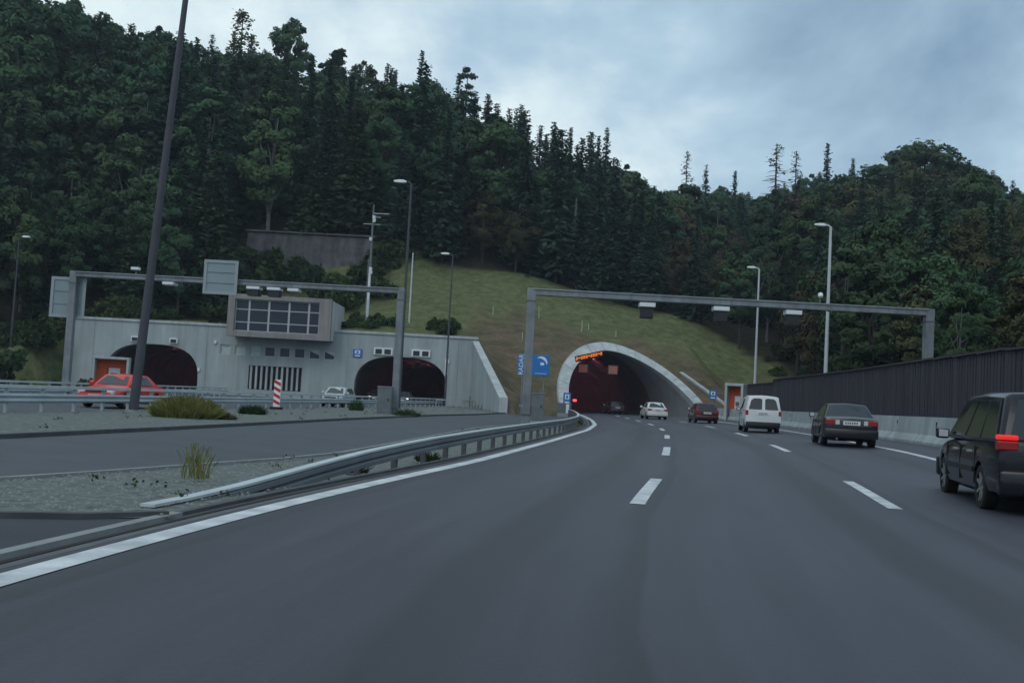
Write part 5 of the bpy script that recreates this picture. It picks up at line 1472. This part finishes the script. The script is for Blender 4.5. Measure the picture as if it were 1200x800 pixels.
# bare pale trunks at the wood's edge
for px, pt, pb, Y, lb in ((673, 232, 338, 146, 'left of two bare pale trunks at the wood edge above the gantry'), (698, 240, 342, 146, 'right of two bare pale trunks at the wood edge above the gantry')):
    x, y, zt = spot(px, pt, Y); z = tz(x, y)
    o = empty('bare_trunk', (x, y, z)); tag(o, lb, 'tree')
    MB().tube([(0, 0, -.5), (.1, 0, (zt - z) * .5), (.35, 0, zt - z)], [.22, .19, .12], 7).build('trunk', BARK_L, o, True)
    for k in range(5):
        hh = (zt - z) * (.5 + .1 * k); a = k * 2.4
        MB().tube([(.2, 0, hh), (.2 + math.cos(a) * .9, math.sin(a) * .9, hh + .4)], [.05, .015], 4).build('branch', BARK_L, o)
# bushes at the wood's edge and on the slope behind the building
bl = []
for (x0, x1, y0, y1, n_, hh, t) in ((-50, -31.5, 116.5, 122, 11, (1.6, 3.4), 'on the bank behind the left tunnel mouth'), (-19, -7, 117.5, 124, 13, (.9, 1.9), 'on the bank behind the middle tunnel mouth'),
                                (-38, -20, 132, 139, 12, (2.5, 5.0), 'below the stone wall'), (-20, -16, 134, 142, 5, (2.5, 4.2), 'at the right end of the stone wall'), (-44, -38, 124, 142, 7, (3, 6), 'at the left end of the stone wall'),
                                (32, 36, 102, 134, 7, (1.4, 2.6), 'along the wood edge right of the grass slope'), (-66, -51, 108, 121, 12, (1.8, 4.2), 'left of the portal building'), (25.3, 29, 50, 98, 14, (1.8, 3.6), 'just behind the noise barrier')):
    for k in range(n_):
        x, y = rnd.uniform(x0, x1), rnd.uniform(y0, y1)
        if abs(x - 24.4) < 1.2: continue
        plant('bush', x, y, rnd.uniform(*hh), f'green bush {t}', f'bushes {t}', 'bush')
plant('bush', -52.5, 106, 4.6, 'large dark bush under the left gantry sign panel', None, 'bush', var=2)
for k in range(9):
    plant('bush', -30.0 + k * -3.1, 88 + rnd.uniform(-3, 3) + k * 1.2, rnd.uniform(.7, 1.2), 'low hedge plant beyond the distant guard rail', 'low plants beyond the distant guard rail', 'bush', z=0)

# olive grass clump on the verge
def clump(name, x, y, rx, ry, h, n, label, mt, cat='plant', wd=1.0, lean=.25):
    g = np.random.default_rng(int(abs(x) * 100)); a = g.uniform(0, 6.283, n); r_ = np.sqrt(g.uniform(0, 1, n))
    px = np.cos(a) * r_ * rx; py = np.sin(a) * r_ * ry; top = h * np.sqrt(np.maximum(1 - r_ ** 2 * .9, .05)) * g.uniform(.6, 1.08, n)
    lx = px * lean + g.normal(0, .12, n) * (lean / .25); ly = py * lean + g.normal(0, .12, n) * (lean / .25); w = g.uniform(.012, .03, n) * wd; an = g.uniform(0, 3.14, n)
    b0 = np.stack([px - np.cos(an) * w, py - np.sin(an) * w, np.zeros(n)], 1); b1 = np.stack([px + np.cos(an) * w, py + np.sin(an) * w, np.zeros(n)], 1)
    m0 = np.stack([px + lx * .4 - np.cos(an) * w, py + ly * .4 - np.sin(an) * w, top * .6], 1); m1 = np.stack([px + lx * .4 + np.cos(an) * w, py + ly * .4 + np.sin(an) * w, top * .6], 1)
    t0 = np.stack([px + lx, py + ly, top], 1); t1 = t0 + [.012, 0, 0]
    Vv = np.stack([b0, b1, m1, m0, t1, t0], 1).reshape(-1, 3); k = np.arange(n) * 6
    Q = np.concatenate([np.stack([k, k + 1, k + 2, k + 3], 1), np.stack([k + 3, k + 2, k + 4, k + 5], 1)])
    o = link(name, np_mesh(name, Vv, Q, mt)); o.location = (x, y, .03 + zfall(y) * fw(x, y)); tag(o, label, cat); return o
clump('grass_clump', -10.35, 33, 1.0, .7, .74, 3400, 'dense olive grass clump on the verge beside the dark mast', LEAF_DRY)
clump('grass_clump', -9.2, 33.4, .35, .3, .25, 260, 'small reddish weeds right of the olive grass clump', LEAF_AUT)
clump('grass_clump', -10.2, 41, .5, .4, .4, 500, 'low green weeds below the guide beacon', LEAF_BSH)
clump('weed', -4.05, 13.5, .2, .18, .46, 75, 'tall pale green weed in the gravel beside the rail end', LEAF_DRY, 'plant', .28, .15)
clump('weed', -8.9, 60, .4, .3, .7, 300, 'dark weed left of the cabinet at the left gantry foot', LEAF_BSH)
clump('weed', -5.2, 53, .6, .3, .4, 300, 'low weeds right of the left gantry foot', LEAF_BSH)
clump('weed', -2.6, 17.5, .25, .2, .22, 160, 'small weed behind the first guard rail posts', LEAF_BSH)
clump('weed', -1.7, 22.5, .25, .2, .25, 160, 'small weed farther along behind the guard rail', LEAF_BSH)
# loose stones and scattered weeds on the gravel
def scatter(name, poly, n, z, label, kind):
    P = np.array(poly); lo, hi = P.min(0), P.max(0); g = np.random.default_rng(len(poly) + n)
    x = g.uniform(lo[0], hi[0], n * 6); y = lo[1] + (hi[1] - lo[1]) * g.uniform(0, 1, n * 6) ** 1.8
    k = in_poly(x, y, P); x, y = x[k][:n], y[k][:n]; n = len(x)
    z = z + np.array([zfall(b) * fw(a, b) for a, b in zip(x, y)])
    if kind == 'stone':
        base = np.array([(1, 0, 0), (-.6, .8, 0), (-.6, -.8, 0), (.1, .1, .75)]); fc = np.array([(0, 1, 3), (1, 2, 3), (2, 0, 3)])
        sz = g.uniform(.008, .028, n); an = g.uniform(0, 6.28, n); c, s = np.cos(an), np.sin(an)
        bx_ = base[None] * g.uniform(.7, 1.3, (n, 4, 3)) * sz[:, None, None]
        Vv = np.stack([bx_[..., 0] * c[:, None] - bx_[..., 1] * s[:, None] + x[:, None], bx_[..., 0] * s[:, None] + bx_[..., 1] * c[:, None] + y[:, None], bx_[..., 2] + z[:, None]], -1).reshape(-1, 3)
        Q = (fc[None] + 4 * np.arange(n)[:, None, None]).reshape(-1, 3); mt = mat('loose_stone', (0.16, 0.165, 0.16), .9, col2=(.26, .28, .275), scale=9)
    else:
        cs = np.stack([x, y, z + .04], 1); cs = np.repeat(cs, 10, 0) + g.normal(0, .05, (n * 10, 3)) * [1, 1, .5]
        cs[:, 2] = np.maximum(cs[:, 2], np.repeat(z, 10) + .01); Vv, Q = rand_leaves(cs, np.full(len(cs), .028), g); mt = LEAF_BSH
    o = link(name, np_mesh(name, Vv, Q, mt)); tag(o, label, kind, None, 'stuff')
scatter('loose_stones', isl_a, 9000, .018, 'loose grey stones on the gravel median', 'stone')
scatter('loose_stones', isl_b[1:], 5000, .045, 'loose grey stones on the gravel verge', 'stone')
scatter('gravel_weeds', isl_a, 45, .02, 'small weeds scattered over the gravel median', 'weeds')
scatter('gravel_weeds', isl_b[1:], 110, .045, 'small weeds scattered over the gravel verge', 'weeds')

# ------------------------------------------------------------------ thin blue haze volume, added to lift the dark forest tones
hz = MB().box(-2600, 2600, -1600, 3100, -3, 95).build('haze', mat('haze_unused', (.5, .5, .5)))
hz.data.materials.clear()
hm = bpy.data.materials.new('haze_air'); hm.use_nodes = True
hn = hm.node_tree.nodes; hn.remove(hn['Principled BSDF'])
pv = hn.new('ShaderNodeVolumePrincipled')
pv.inputs['Color'].default_value = (0.72, 0.84, 1.0, 1)
pv.inputs['Density'].default_value = 0.00026
pv.inputs['Anisotropy'].default_value = 0.0
hm.node_tree.links.new(pv.outputs[0], hn['Material Output'].inputs['Volume'])
hz.data.materials.append(hm)
tag(hz, None, None, None, 'stuff')
